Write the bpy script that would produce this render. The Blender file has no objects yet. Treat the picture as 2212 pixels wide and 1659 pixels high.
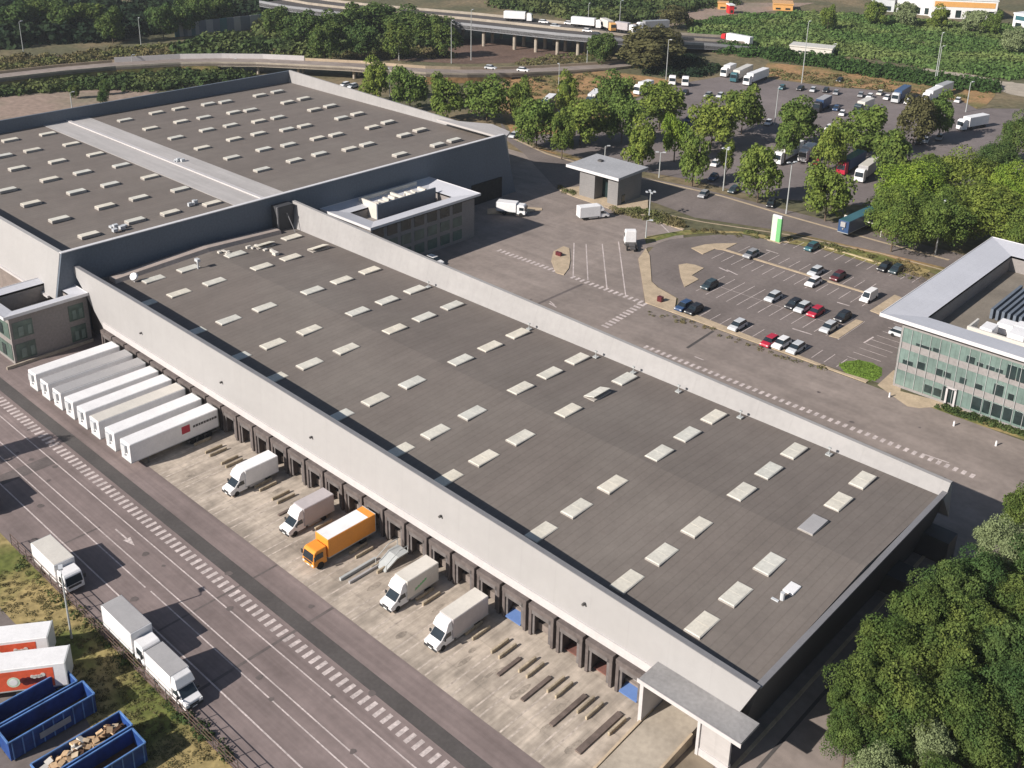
import bpy, bmesh, math, random
import numpy as np
from mathutils import Vector, Matrix
from mathutils.geometry import tessellate_polygon
R = math.radians
rnd = random.Random(7)
S = bpy.context.scene
COL = S.collection

# ---------------------------------------------------------------- camera
YAW, PIT, ROL = R(132.5088), R(21.0132), R(1.1044)
HC = 82.0                                   # flying height in metres; the camera is above the origin
FW = Vector((math.cos(YAW)*math.cos(PIT), math.sin(YAW)*math.cos(PIT), -math.sin(PIT)))
RT = Vector((math.sin(YAW), -math.cos(YAW), 0)); UP = RT.cross(FW)
RT2 = math.cos(ROL)*RT + math.sin(ROL)*UP; UP2 = -math.sin(ROL)*RT + math.cos(ROL)*UP
FPX, CX, CY = 2290.3, 1106.0, 514.6
cd = bpy.data.cameras.new('camera'); cam = bpy.data.objects.new('camera', cd); COL.objects.link(cam)
m = Matrix((RT2, UP2, -FW)).transposed().to_4x4(); m.translation = Vector((0, 0, HC)); cam.matrix_world = m
cd.sensor_fit = 'HORIZONTAL'; cd.sensor_width = 36; cd.lens = FPX/2212*36
cd.shift_x = 0; cd.shift_y = -(829.5-CY)/2212
cd.clip_start = 1; cd.clip_end = 6000
S.camera = cam
S.render.resolution_x = 1024; S.render.resolution_y = 768

# ---------------------------------------------------------------- sky, sun, exposure
SUNV = Vector((.45, 1.58, -1.0)).normalized()
sl = bpy.data.lights.new('sun', 'SUN'); sl.energy = 4.6; sl.angle = R(.5); sl.color = (1, .945, .885)
so = bpy.data.objects.new('sun', sl); COL.objects.link(so); so.rotation_euler = SUNV.to_track_quat('-Z', 'Y').to_euler()
so.location = (0, -100, 200)
W = bpy.data.worlds.new('World'); S.world = W; W.use_nodes = True
nt = W.node_tree; bg = nt.nodes['Background']; sky = nt.nodes.new('ShaderNodeTexSky'); sky.sky_type = 'NISHITA'
sky.sun_disc = False; sky.sun_elevation = R(31.3); sky.sun_rotation = math.atan2(-SUNV.x, -SUNV.y)
nt.links.new(sky.outputs[0], bg.inputs[0]); bg.inputs[1].default_value = .056
S.view_settings.view_transform = 'Standard'; S.view_settings.look = 'None'
S.view_settings.gamma = 1; S.view_settings.exposure = .60

# ---------------------------------------------------------------- helpers
def gp(x, y, z=0.0):
    """measured spot of the site (survey units of the 2212 wide frame) -> metres on the level z"""
    d = (x-CX)/FPX*RT2 - (y-CY)/FPX*UP2 + FW
    return Vector((0, 0, HC)) + d*((z-HC)/d.z)
def proj(p):
    d = Vector(p)-Vector((0, 0, HC)); w = d.dot(FW)
    return CX+FPX*d.dot(RT2)/w, CY-FPX*d.dot(UP2)/w
def depth(p): return (Vector(p)-Vector((0, 0, HC))).dot(FW)
def lampheight(b, ytop):
    lo, hi = 0., 60.
    for _ in range(40):
        q = (lo+hi)/2
        if proj((b.x, b.y, q))[1] > ytop: lo = q
        else: hi = q
    return lo

def mat(name, col, rough=.85, ns=.15, na=.18, fs=2.5, fa=.10, col2=None, st=(1, 1, 1), spec=.25, metal=0., objrand=0., seam=None, trans=0., c2pos=(.45, .65), streak=None):
    M = bpy.data.materials.new(name); M.use_nodes = True; t = M.node_tree; n = t.nodes; L = t.links
    b = n['Principled BSDF']; b.inputs['Roughness'].default_value = rough; b.inputs['Metallic'].default_value = metal
    b.inputs['Specular IOR Level'].default_value = spec
    g = n.new('ShaderNodeNewGeometry'); mp = n.new('ShaderNodeMapping'); mp.inputs['Scale'].default_value = st
    L.new(g.outputs['Position'], mp.inputs['Vector'])
    def noise(sc, det=4):
        q = n.new('ShaderNodeTexNoise'); q.inputs['Scale'].default_value = sc; q.inputs['Detail'].default_value = det
        L.new(mp.outputs[0], q.inputs['Vector']); return q.outputs['Fac']
    def ramp(src, a, c, pa=.3, pc=.7):
        q = n.new('ShaderNodeValToRGB'); q.color_ramp.elements[0].position = pa; q.color_ramp.elements[1].position = pc
        q.color_ramp.elements[0].color = a; q.color_ramp.elements[1].color = c; L.new(src, q.inputs[0]); return q.outputs[0]
    def mix(mode, a, c, f=1.):
        q = n.new('ShaderNodeMix'); q.data_type = 'RGBA'; q.blend_type = mode; q.inputs[0].default_value = f
        L.new(a, q.inputs[6]); L.new(c, q.inputs[7]); return q.outputs[2]
    def grey(v): return (v, v, v, 1)
    c1 = tuple(col)+(1,)
    if col2: base = ramp(noise(ns), c1, tuple(col2)+(1,), *c2pos)
    else:
        rg = n.new('ShaderNodeRGB'); rg.outputs[0].default_value = c1; base = rg.outputs[0]
        base = mix('MULTIPLY', base, ramp(noise(ns), grey(1-na), grey(1+na)))
    base = mix('MULTIPLY', base, ramp(noise(fs, 3), grey(1-fa), grey(1+fa)))
    for sv, sa in (streak or []):              # stretched wear: tyre tracks, rain runs, felt laps
        m2 = n.new('ShaderNodeMapping'); m2.inputs['Scale'].default_value = sv; L.new(g.outputs['Position'], m2.inputs['Vector'])
        q = n.new('ShaderNodeTexNoise'); q.inputs['Scale'].default_value = 1; q.inputs['Detail'].default_value = 3; L.new(m2.outputs[0], q.inputs['Vector'])
        base = mix('MULTIPLY', base, ramp(q.outputs['Fac'], grey(1-sa), grey(1+sa), .32, .68))
    if seam:                                   # (axis, period, darkness) felt or panel joints
        sp = n.new('ShaderNodeSeparateXYZ'); L.new(g.outputs['Position'], sp.inputs[0])
        for ax, per, dk in seam:
            d1 = n.new('ShaderNodeMath'); d1.operation = 'DIVIDE'; L.new(sp.outputs[ax], d1.inputs[0]); d1.inputs[1].default_value = per
            d2 = n.new('ShaderNodeMath'); d2.operation = 'FRACT'; L.new(d1.outputs[0], d2.inputs[0])
            base = mix('MULTIPLY', base, ramp(d2.outputs[0], grey(1-dk), grey(1.), 0, min(.3, .16/per+.02)))
    if objrand:
        oi = n.new('ShaderNodeObjectInfo')
        base = mix('MULTIPLY', base, ramp(oi.outputs['Random'], (1-objrand, 1-objrand*.55, 1-objrand*.4, 1), (1+objrand*1.1, 1+objrand*.6, 1-objrand*.4, 1), 0, 1))
    L.new(base, b.inputs['Base Color'])
    if trans:
        tr = n.new('ShaderNodeBsdfTranslucent'); L.new(base, tr.inputs[0]); ms = n.new('ShaderNodeMixShader'); ms.inputs[0].default_value = trans
        L.new(b.outputs[0], ms.inputs[1]); L.new(tr.outputs[0], ms.inputs[2]); L.new(ms.outputs[0], n['Material Output'].inputs[0])
    return M
def paint(name, col, rough=.4, spec=.4, na=.05, metal=0): return mat(name, col, rough, .6, na, 3, .04, spec=spec, metal=metal)

M = {}
M['earth'] = mat('earth', (.10, .095, .052), 1, .03, fs=.5, fa=.3, col2=(.19, .145, .085))
M['drygrass'] = mat('dry grass', (.32, .19, .09), 1, .06, fs=.8, fa=.3, col2=(.12, .12, .045))
M['grass'] = mat('grass', (.115, .130, .034), 1, .12, fs=1.2, fa=.3, col2=(.30, .23, .10), c2pos=(.38, .56))
M['lawn'] = mat('lawn', (.12, .19, .03), 1, .3, fs=1.5, fa=.2)
M['bare'] = mat('bare soil', (.27, .20, .16), 1, .05, fs=.6, fa=.2, col2=(.2, .17, .12))
M['rust'] = mat('ballast', (.13, .085, .065), 1, .08, fs=1, fa=.25)
M['asphalt'] = mat('asphalt', (.198, .156, .146), .9, .07, .13, 1.4, .07, streak=[((.03, .9, 1), .11), ((.25, .3, 1), .10), ((.012, 2.6, 1), .07)])
M['asphalt2'] = mat('worn asphalt', (.235, .195, .172), .9, .05, .16, 1.1, .08, streak=[((.04, .5, 1), .09), ((.3, .25, 1), .09)])
M['asphalt_lot'] = mat('car park asphalt', (.165, .138, .126), .9, .09, .16, 1.4, .10, streak=[((.3, .06, 1), .08)])
M['asphalt_park'] = mat('lorry park asphalt', (.168, .142, .136), .9, .04, .15, .9, .08, streak=[((.2, .2, 1), .08)])
M['asphalt_dark'] = mat('fresh asphalt', (.085, .076, .072), .85, .2, .15)
M['concrete'] = mat('apron concrete', (.425, .36, .295), .9, .20, fs=1.3, fa=.12, col2=(.26, .22, .18), c2pos=(.42, .72), streak=[((1.1, .12, 1), .17), ((.5, .35, 1), .16), ((3.2, .2, 1), .07)], seam=[(1, 4.7, .14), (0, 3.96, .12)])
M['concrete2'] = mat('concrete', (.36, .31, .25), .9, .3, .15, 2, .1)
M['kerb'] = mat('kerb stone', (.42, .33, .23), .9, .5, .12)
M['white'] = mat('road paint', (.50, .43, .405), .8, .5, .22, 3, .25)
M['lanepaint'] = mat('worn lane paint', (.43, .365, .31), .9, .5, .22, 2, .22)
M['yellowline'] = mat('sandy kerb paint', (.5, .40, .24), .85, .5, .2)
M['roof'] = mat('bitumen roof', (.158, .134, .118), .85, .05, .10, 2.2, .05, col2=(.170, .147, .129), seam=[(0, 1.04, .18)], streak=[((.45, .03, 1), .05), ((.06, .06, 1), .05), ((.5, .4, 1), .05)])
M['roofstreak'] = M['roof']
M['membrane'] = mat('grey membrane', (.40, .375, .36), .7, .1, .05, 1.5, .04, seam=[(0, 6.1, .07)], streak=[((.08, 1.2, 1), .08)])
M['membrane_wall'] = mat('parapet cladding', (.30, .286, .278), .7, .1, .06, 1.4, .04, seam=[(0, 5.0, .07)], streak=[((.9, 1, .15), .03)])
M['facade'] = mat('pale cladding', (.335, .322, .315), .6, .05, .03, 1.2, .02, seam=[(0, 4.85, .05)], streak=[((.9, 1, .12), .012), ((.12, 1, .3), .015)])
M['trim'] = paint('white trim', (.50, .47, .46))
M['coping'] = paint('coping metal', (.19, .185, .19), .45, .5)
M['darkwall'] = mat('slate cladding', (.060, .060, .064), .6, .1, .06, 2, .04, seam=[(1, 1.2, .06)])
M['greywall'] = mat('grey wall', (.21, .20, .195), .8, .15, .06, 2, .05, seam=[(2, .5, .10)])
M['bluewall'] = mat('blue grey cladding', (.125, .145, .175), .6, .1, .06, seam=[(1, 3, .06)])
M['dockwall'] = mat('dock wall', (.20, .165, .145), .85, .4, .2)
M['shelter'] = mat('shelter rubber', (.115, .095, .088), .8, 1, .2)
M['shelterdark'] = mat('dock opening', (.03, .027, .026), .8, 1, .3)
M['skylight'] = mat('skylight plastic', (.60, .565, .50), .45, .5, .10, 3, .08, spec=.35, objrand=.07)
M['skyframe'] = mat('skylight kerb', (.36, .33, .30), .7, .5, .15)
M['metalroof'] = mat('standing seam zinc', (.50, .50, .53), .5, .2, .05, 3, .04, seam=[(0, 1.1, .05), (1, 1.1, .05)], metal=.0)
M['fascia'] = paint('fascia', (.62, .60, .60))
M['glass'] = mat('window glass', (.018, .030, .030), .12, .4, .4, spec=.6)
M['teal'] = mat('tinted glazing', (.085, .125, .105), .25, .5, .3, 1.5, .1, spec=.5)
M['mint'] = mat('mint glazing', (.150, .205, .182), .25, .35, .18, 1.5, .10, seam=[(0, 1.5, .2), (1, 1.5, .2)], spec=.6)
M['office'] = mat('office render', (.26, .24, .23), .8, .2, .05)
M['officedark'] = mat('office panel', (.245, .222, .21), .7, .2, .08)
M['tyre'] = paint('tyre', (.022, .021, .021), .9, .2)
M['rim'] = paint('wheel rim', (.35, .35, .36), .4)
M['carglass'] = mat('vehicle glass', (.02, .028, .035), .08, .5, .2, spec=.7)
M['plate'] = mat('rusty plate', (.13, .10, .085), .9, .8, .3)
M['black'] = paint('black plastic', (.03, .03, .032), .7)
M['steel'] = paint('galvanised steel', (.38, .39, .38), .5, .5)
M['darksteel'] = paint('dark steel', (.075, .07, .068), .6)
M['lightglass'] = paint('lamp glass', (.75, .75, .72), .2)
M['red'] = paint('red paint', (.52, .025, .03), .35)
M['red2'] = mat('red lorry side', (.62, .10, .045), .4, .5, .12)
M['orange'] = paint('orange paint', (.72, .27, .035), .4)
M['bluep'] = mat('blue skip paint', (.018, .055, .20), .5, .8, .25)
M['blue_lt'] = paint('blue leveller', (.10, .17, .36), .5)
M['rustfill'] = mat('rusty load', (.085, .045, .028), .95, .8, .4)
M['card'] = mat('cardboard', (.50, .34, .20), .9, .8, .3, 3, .2)
M['wood'] = mat('bark', (.12, .09, .065), .95, 2, .3)
M['leaf'] = mat('leaves', (.095, .145, .036), .8, .45, fs=1.6, fa=.38, col2=(.20, .25, .058), c2pos=(.35, .7), objrand=.2, spec=.12, trans=.32)
M['leafdark'] = mat('dark leaves', (.062, .105, .034), .85, .45, fs=1.6, fa=.38, col2=(.13, .17, .05), c2pos=(.35, .7), objrand=.22, spec=.1, trans=.25)
M['leafbright'] = mat('bright leaves', (.13, .21, .03), .8, .45, fs=1.6, fa=.3, col2=(.24, .31, .045), c2pos=(.35, .7), spec=.12, trans=.3)
M['leafred'] = mat('olive leaves', (.10, .095, .04), .85, .3, .3, 1.2, .3, spec=.12, trans=.2)
M['leafmid'] = mat('bank leaves', (.058, .098, .030), .85, .45, fs=1.3, fa=.42, col2=(.125, .165, .048), c2pos=(.38, .72), objrand=.3, spec=.1, trans=.25)
M['leaflight'] = mat('light leaves', (.115, .170, .042), .85, .45, fs=1.3, fa=.36, col2=(.22, .275, .065), c2pos=(.35, .7), objrand=.2, spec=.1, trans=.32)
M['leafgrey'] = mat('silver leaves', (.21, .25, .12), .85, .5, .2, 1.5, .2, spec=.15, trans=.25)
M['scrub'] = mat('scrub', (.052, .080, .028), 1, .05, fs=.9, fa=.4, col2=(.115, .135, .048), spec=.1, trans=.15)
M['scrubdark'] = mat('dark scrub', (.016, .030, .016), 1, .05, fs=.9, fa=.35, col2=(.034, .052, .022), spec=.1, trans=.1)  # near-black: the woodland's deep shadow is put into this leaf colour
M['scrubdry'] = mat('dry scrub', (.15, .125, .06), 1, .08, fs=.9, fa=.35, col2=(.11, .13, .045), spec=.1, trans=.15)
M['meadow'] = mat('meadow', (.085, .145, .042), 1, .035, fs=.7, fa=.35, col2=(.16, .205, .068), spec=.1, trans=.2)
M['hedge'] = mat('hedge', (.045, .085, .024), 1, .3, .25, 1.3, .3, spec=.1, trans=.15)
for k, c in dict(pwhite=(.76, .74, .73), pgrey=(.28, .28, .29), psilver=(.50, .51, .52), pblack=(.02, .02, .024), pdark=(.035, .055, .065), pblue=(.035, .07, .15), pred=(.42, .02, .045), pmaroon=(.10, .018, .022), pteal=(.04, .12, .14), pcream=(.60, .56, .50), greybox=(.36, .345, .34), mauve=(.42, .38, .38), green=(.16, .42, .17), orange2=(.66, .35, .12), palegreen=(.56, .66, .50)).items():
    M[k] = paint('paint '+k, c, .35, .45)

class MB:
    def __init__(s): s.v = []; s.f = []
    def quadbox(s, pts):                         # 8 points: bottom ring 4, top ring 4
        i = len(s.v); s.v += [tuple(p) for p in pts]
        s.f += [(i+3, i+2, i+1, i), (i+4, i+5, i+6, i+7), (i, i+1, i+5, i+4), (i+1, i+2, i+6, i+5), (i+2, i+3, i+7, i+6), (i+3, i, i+4, i+7)]
        return s
    def box(s, x0, x1, y0, y1, z0, z1, tx=0, ty=0):
        return s.quadbox([(x0, y0, z0), (x1, y0, z0), (x1, y1, z0), (x0, y1, z0), (x0+tx, y0+ty, z1), (x1-tx, y0+ty, z1), (x1-tx, y1-ty, z1), (x0+tx, y1-ty, z1)])
    def prof(s, pts, y0, y1, inset=0.):          # side profile (x,z) pushed across y; inset narrows high points
        i = len(s.v); n = len(pts); zm = min(p[1] for p in pts); zM = max(p[1] for p in pts)
        for x, z in pts: s.v.append((x, y0+inset*(z-zm)/(zM-zm), z))
        for x, z in pts: s.v.append((x, y1-inset*(z-zm)/(zM-zm), z))
        s.f.append(tuple(range(i, i+n))); s.f.append(tuple(range(i+2*n-1, i+n-1, -1)))
        for k in range(n):
            l = (k+1) % n; s.f.append((i+k, i+n+k, i+n+l, i+l))
        return s
    def cyl(s, p, q, r, r2=None, n=8):
        p = Vector(p); q = Vector(q); r2 = r if r2 is None else r2; a = (q-p).normalized(); u = a.orthogonal().normalized(); w = a.cross(u)
        i = len(s.v)
        for c, rr in ((p, r), (q, r2)):
            for k in range(n):
                t = 2*math.pi*k/n; s.v.append(tuple(c+(math.cos(t)*u+math.sin(t)*w)*rr))
        s.f.append(tuple(range(i+n-1, i-1, -1))); s.f.append(tuple(range(i+n, i+2*n)))
        for k in range(n):
            l = (k+1) % n; s.f.append((i+k, i+l, i+n+l, i+n+k))
        return s
    def quad(s, a, b, c, d):
        i = len(s.v); s.v += [tuple(a), tuple(b), tuple(c), tuple(d)]; s.f.append((i, i+1, i+2, i+3)); return s
    def poly(s, pts, z):
        i = len(s.v); s.v += [(p[0], p[1], z) for p in pts]
        for t in tessellate_polygon([[Vector((p[0], p[1], 0)) for p in pts]]):
            a, b, c = (Vector(s.v[i+k]) for k in t)
            s.f.append(tuple(i+k for k in (t if (b-a).cross(c-a).z > 0 else t[::-1])))
        return s
    def strip(s, pts, w, z, w2=None):            # ribbon along a polyline
        P = [Vector((p[0], p[1], 0)) for p in pts]; i = len(s.v)
        for k, p in enumerate(P):
            a = P[max(k-1, 0)]; b = P[min(k+1, len(P)-1)]; d = (b-a).normalized(); nn = Vector((-d.y, d.x, 0))
            zz = z[k] if isinstance(z, (list, tuple)) else z
            s.v.append((p.x+nn.x*w/2, p.y+nn.y*w/2, zz)); s.v.append((p.x-nn.x*w/2, p.y-nn.y*w/2, zz))
        for k in range(len(P)-1): s.f.append((i+2*k, i+2*k+1, i+2*k+3, i+2*k+2))
        return s
    def mesh(s, name, material, bevel=0):
        me = bpy.data.meshes.new(name); me.from_pydata(s.v, [], s.f); me.materials.append(material)
        bm = bmesh.new(); bm.from_mesh(me)
        if bevel: bmesh.ops.bevel(bm, geom=bm.edges[:], offset=bevel, segments=1, affect='EDGES', clamp_overlap=True)
        bmesh.ops.recalc_face_normals(bm, faces=bm.faces) if not getattr(s, 'keep', False) else None
        bm.to_mesh(me); bm.free(); return me

def tag(o, label=None, cat=None, group=None, kind=None):
    if label: o['label'] = label
    if cat: o['category'] = cat
    if group: o['group'] = group
    if kind: o['kind'] = kind
    return o
def empty(name, loc=(0, 0, 0), rz=0, label=None, cat=None, group=None):
    o = bpy.data.objects.new(name, None); COL.objects.link(o); o.location = loc; o.rotation_euler = (0, 0, rz); o.empty_display_size = .3
    return tag(o, label, cat, group)
def add(name, mb, material, parent=None, bevel=0, loc=(0, 0, 0)):
    me = mb if isinstance(mb, bpy.types.Mesh) else mb.mesh(name, material, bevel)
    o = bpy.data.objects.new(name, me); COL.objects.link(o); o.parent = parent; o.location = loc
    return o
def structure(name, mb, material, keep=False):
    if keep: mb.keep = True
    return tag(add(name, mb, material), kind='structure')
def pts(l, z=0): return [gp(x, y, z) for x, y in l]
ORD = ['first', 'second', 'third', 'fourth', 'fifth', 'sixth', 'seventh', 'eighth', 'ninth', 'tenth', 'eleventh', 'twelfth', 'thirteenth', 'fourteenth', 'fifteenth', 'sixteenth', 'seventeenth', 'eighteenth', 'nineteenth', 'twentieth', 'twenty-first', 'twenty-second', 'twenty-third', 'twenty-fourth', 'twenty-fifth', 'twenty-sixth', 'twenty-seventh', 'twenty-eighth']

# ================================================================ GROUND AND ROADS
b = MB(); b.box(-3200, 900, -900, 3300, -2, -.05); structure('ground', b, M['earth'])
def patch(name, poly, z, m): b = MB(); b.poly(poly, z); b.keep = True; return structure(name, b, m)
patch('dock_yard', [(-420, 37.9), (-2, 37.9), (-20, 60), (-34, 60), (-34, 118), (-420, 118)], 0, M['asphalt'])
patch('grass', [(-200, 18), (-20, 18), (-20, 37.92), (-200, 37.92)], .003, M['grass'])
patch('side_road', [(-36.2, 60), (-26.5, 60), (-26, 130), (-22, 150), (60, 150), (60, 119), (-24, 119), (-24, 119.5), (-36.2, 119.5)], .012, M['asphalt2'])
patch('north_yard', [(-34, 117), (-10, 117), (20, 118), (20, 150.3), (-60, 150.3), (-100.8, 150.4), (-103.8, 150.4), (-111.1, 159.3), (-117.8, 167.2), (-120.4, 174), (-116, 181), (-121, 188.2), (-132.5, 189), (-141, 187.6), (-152.4, 188.4), (-158.9, 189.7), (-186, 207), (-270, 208), (-285, 196), (-300, 117)], .008, M['asphalt2'])
patch('car_park', pts([(1600, 506), (1660, 519), (1780, 541), (1990, 598)]) + [(-60, 196), (-57, 152), (-64.9, 151.6), (-74.1, 150.9), (-98.5, 153.2), (-100.5, 156.5), (-106.2, 158.2), (-108.8, 159.6), (-113.6, 165.4), (-118.2, 170.8), (-120.2, 176.8), (-119.9, 181), (-117.3, 186.1), (-113.9, 191.5), (-109.7, 195.2)], .02, M['asphalt_lot'])
patch('verge', [(-194, 213.5), (-171.2, 212), (-145.6, 209.5), (-132.3, 207.5), (-118, 203), (-90, 205), (-57, 203), (-30, 204), (-30, 214.8), (-57, 216), (-87, 214.8), (-109, 213.6), (-132.3, 211.7), (-145.6, 212), (-171, 214)], .016, M['drygrass'])
patch('grass', pts([(1480, 497), (1600, 500), (1760, 525), (1900, 548), (2010, 585), (1990, 600), (1900, 575), (1780, 539), (1660, 517), (1600, 504), (1540, 503), (1460, 509), (1408, 523), (1396, 527), (1392, 512)]), .028, M['grass'])
patch('grass', pts([(-150, 1120), (-20, 1170), (60, 1228), (140, 1288), (480, 1640), (500, 1690), (250, 1690), (190, 1560), (100, 1400), (30, 1345), (0, 1312), (-160, 1230)]) , .012, M['grass'])
patch('container_yard', pts([(-60, 1290), (0, 1312), (30, 1345), (100, 1400), (190, 1560), (250, 1690), (-100, 1760)]), .006, M['asphalt_lot'])
patch('grass', pts([(2010, 880), (2050, 882), (2212, 925), (2260, 942), (2260, 965), (2120, 920)]), .03, M['grass'])
patch('path', pts([(1895, 832), (1930, 800), (1950, 800), (1945, 845), (2035, 868), (2260, 930), (2260, 948), (2110, 905), (2010, 880), (1985, 882), (1960, 878)]), .024, M['kerb'])
patch('lawn', pts([(1812, 788), (1830, 780), (1860, 779), (1885, 784), (1905, 797), (1905, 812), (1890, 821), (1868, 823), (1840, 812), (1822, 802)]), .05, M['lawn'])
# kerbed islands are real steps
def island(poly, h=.13, top='kerb'):
    b = MB(); n = len(poly); b.v = [(p[0], p[1], 0) for p in poly]+[(p[0], p[1], h) for p in poly]
    for k in range(n): b.f.append((k, (k+1) % n, n+(k+1) % n, n+k))
    for t in tessellate_polygon([[Vector((p[0], p[1], 0)) for p in poly]]): b.f.append(tuple(n+k for k in t))
    return structure('traffic_island', b, M[top])
island([(-113.5, 180.2), (-112.6, 184), (-111.3, 186.1), (-108.1, 189.7), (-108.0, 184.8), (-75.9, 184.9), (-75.8, 184.3), (-108, 184.1), (-109.7, 183.4), (-109.8, 178.9)])
island([(-110.0, 170.4), (-109.3, 172.2), (-107.6, 172.8), (-105.4, 172.6), (-105.0, 167.7), (-102.9, 167.0), (-102.7, 161.8), (-106.3, 165.7)])
island([(-72.4, 162.0), (-70.7, 162.3), (-70.7, 171.9), (-72.1, 171.8)]); island([(-72.0, 177.3), (-69.9, 177.0), (-70.1, 187.2), (-71.9, 187.6)])
island([(-125.0, 149.5), (-123.1, 149.7), (-124.6, 153), (-127.1, 156.5), (-131.6, 161.5), (-133.2, 161.5), (-132.8, 157.8), (-129.6, 153.4)], top='kerb')
island([(-120.2, 173.1), (-117.1, 170.2), (-108.8, 159.4), (-106.2, 157.9), (-100.8, 156.3), (-98.8, 153.0), (-64.9, 151.0), (-60, 151.6), (-60, 150.5), (-100.9, 150.5), (-103.8, 150.5), (-111.1, 159.3), (-117.8, 167.2)])
island([(-82.2, 201.5), (-94, 201.8), (-94, 201.2), (-82, 200.9), (-78, 200.6), (-78, 201.2)], top='yellowline')
island([(-158.9, 189.9), (-156.5, 188.9), (-152.4, 188.3), (-141, 187.6), (-132.5, 188.7), (-121.1, 188.0), (-121, 188.8), (-132, 190), (-140, 201), (-154, 201), (-158, 193)])
island([(-158.5, 172.5), (-152.5, 176.5), (-151.6, 175.6), (-155, 168.4), (-158.6, 164.5), (-161, 167)], top='kerb')
island([(-100.5, 198.2), (-103.8, 195.9), (-105.5, 196.5), (-103, 199.2)])

# dock yard bands and paint
b = MB(); b.poly([(-154.2, 58.1), (-44.2, 58.1), (-44.2, 72.2), (-154.2, 72.2)], .012); b.keep = True; structure('apron', b, M['concrete'])
b = MB(); b.poly([(-200, 52.9), (-36, 52.9), (-36, 54.7), (-200, 54.7)], .010); b.keep = True; structure('drain_strip', b, M['asphalt_dark'])
b = MB(); b.keep = True
def rect(x0, x1, y0, y1, z=.016): b.poly([(x0, y0), (x1, y0), (x1, y1), (x0, y1)], z)
x = -200
while x < -25:
    rect(x, x+.52, 50.95, 52.35); x += 1.15
for yy, w in ((49.6, .16), (46.6, .15), (42.25, .17)): rect(-230, -20, yy, yy+w)
rect(-230, -97.5, 45.05, 45.2); rect(-96.5, -20, 45.15, 45.3)
rect(-110.1, -107.2, 48.02, 48.22); b.poly([(-107.3, 47.65), (-105.4, 48.12), (-107.3, 48.6)], .016)
lanes = []
PATCH = []
for k in range(28):                               # bay lines on the apron
    xx = -49.2-3.96*k
    if xx > -122: lanes.append((xx-.62, xx-.42)); lanes.append((xx+.52, xx+.72))
for (x0_, x1_, y0_, y1_) in ((-132, -129.5, 38.4, 50), (-79.6, -79.2, 38.4, 58), (-112, -111.7, 38.2, 47), (-90.2, -89.9, 38.4, 58)): PATCH.append((x0_, x1_, y0_, y1_))
# north side paint
x = -141.5
while x < -20:
    if not(-125.6 < x < -121.9):
        if x < -103.6: b.poly([(x, 149.5), (x+.55, 149.5), (x+.55, 150.9), (x, 150.9)], .03)
        rect(x, x+.55, 135.2, 136.35, .022) if -94 < x < -36.5 else None
    x += 1.18
for (p, q) in (((1266, 527), (1270, 605)), ((1301, 527), (1311, 622)), ((1336, 522), (1352, 642)), ((1240, 525), (1238, 600))):
    b.strip([gp(*p), gp(*q)], .22, .024)
for k in range(11):
    a = gp(1308+k*7.6, 705-k*4.65); b.poly([(a.x-.75, a.y-.35), (a.x+.75, a.y-.35), (a.x+.75, a.y+.25), (a.x-.75, a.y+.25)], .024)
for l in (((1175, 800), (1200, 812)), ((1188, 651), (1198, 660)), ((1186, 655), (1202, 664)), ((1992, 980), (2050, 1000)), ((1500, 770), (1520, 778)), ((1423, 480), (1447, 504)), ((1468, 490), (1478, 502)), ((1380, 470), (1470, 494)), ((1244, 1000), (1246, 1001))):
    b.strip([gp(*l[0]), gp(*l[1])], .25, .024)
for l in (((1390, 700), (1391, 700)),): pass
# parking bays
for k in range(16): xx = -107.3+2.37*k; rect(xx, xx+.13, 178.3, 183.2, .032)
for k in range(13): xx = -105.4+2.37*k; rect(xx, xx+.13, 185.6, 190.3, .032)
for k in range(14): xx = -100.2+2.27*k; rect(xx, xx+.13, 161.8, 172.2, .032)
rect(-100.2, -70.7, 166.95, 167.05, .033)
for k in range(17): xx = -97.9+2.27*k; rect(xx, xx+.13, 152.3, 156.3, .032)
for k in range(14): xx = -103+2.37*k; rect(xx, xx+.13, 196.0, 200.7, .032)
for k in range(9): yy = 157+2.27*k; rect(-66.5, -61.6, yy, yy+.13, .032)
for l in (((1570, 583), (1593, 594)), ((1553, 578), (1573, 587)), ((1712, 710), (1754, 723)), ((1808, 653), (1835, 661)), ((1866, 741), (1887, 728)), ((1655, 540), (1681, 548))):
    b.strip([gp(*l[0]), gp(*l[1])], .3, .034)
structure('road_marking', b, M['white'])
b = MB(); b.keep = True
for a_, c_ in lanes: rect(a_, c_, 58.2, 66.5)
structure('lane_marking', b, M['lanepaint'])
b = MB(); b.keep = True
for i_ in range(30):                              # oil and tyre stains in the bays
    cx_ = -47.2-3.96*(i_ % 18)+rnd.uniform(-.7, .7); cy_ = rnd.uniform(60, 68); a_ = rnd.uniform(.2, .45); l_ = rnd.uniform(.5, 1.5)
    b.poly([(cx_+a_*rnd.uniform(.88, 1.08)*math.cos(t_*math.pi/10), cy_+l_*rnd.uniform(.9, 1.06)*math.sin(t_*math.pi/10)) for t_ in range(20)], .0205+.0006*i_)
structure('oil_stain', b, mat('oil stain', (.29, .245, .20), .8, .8, .3, 3, .2))
b = MB(); b.keep = True
for q_ in PATCH: rect(*q_, .006)
for q_ in ((-140, -120, 120.5, 121.0), (-118, -117.4, 121, 149)): rect(*q_, .018)
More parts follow.
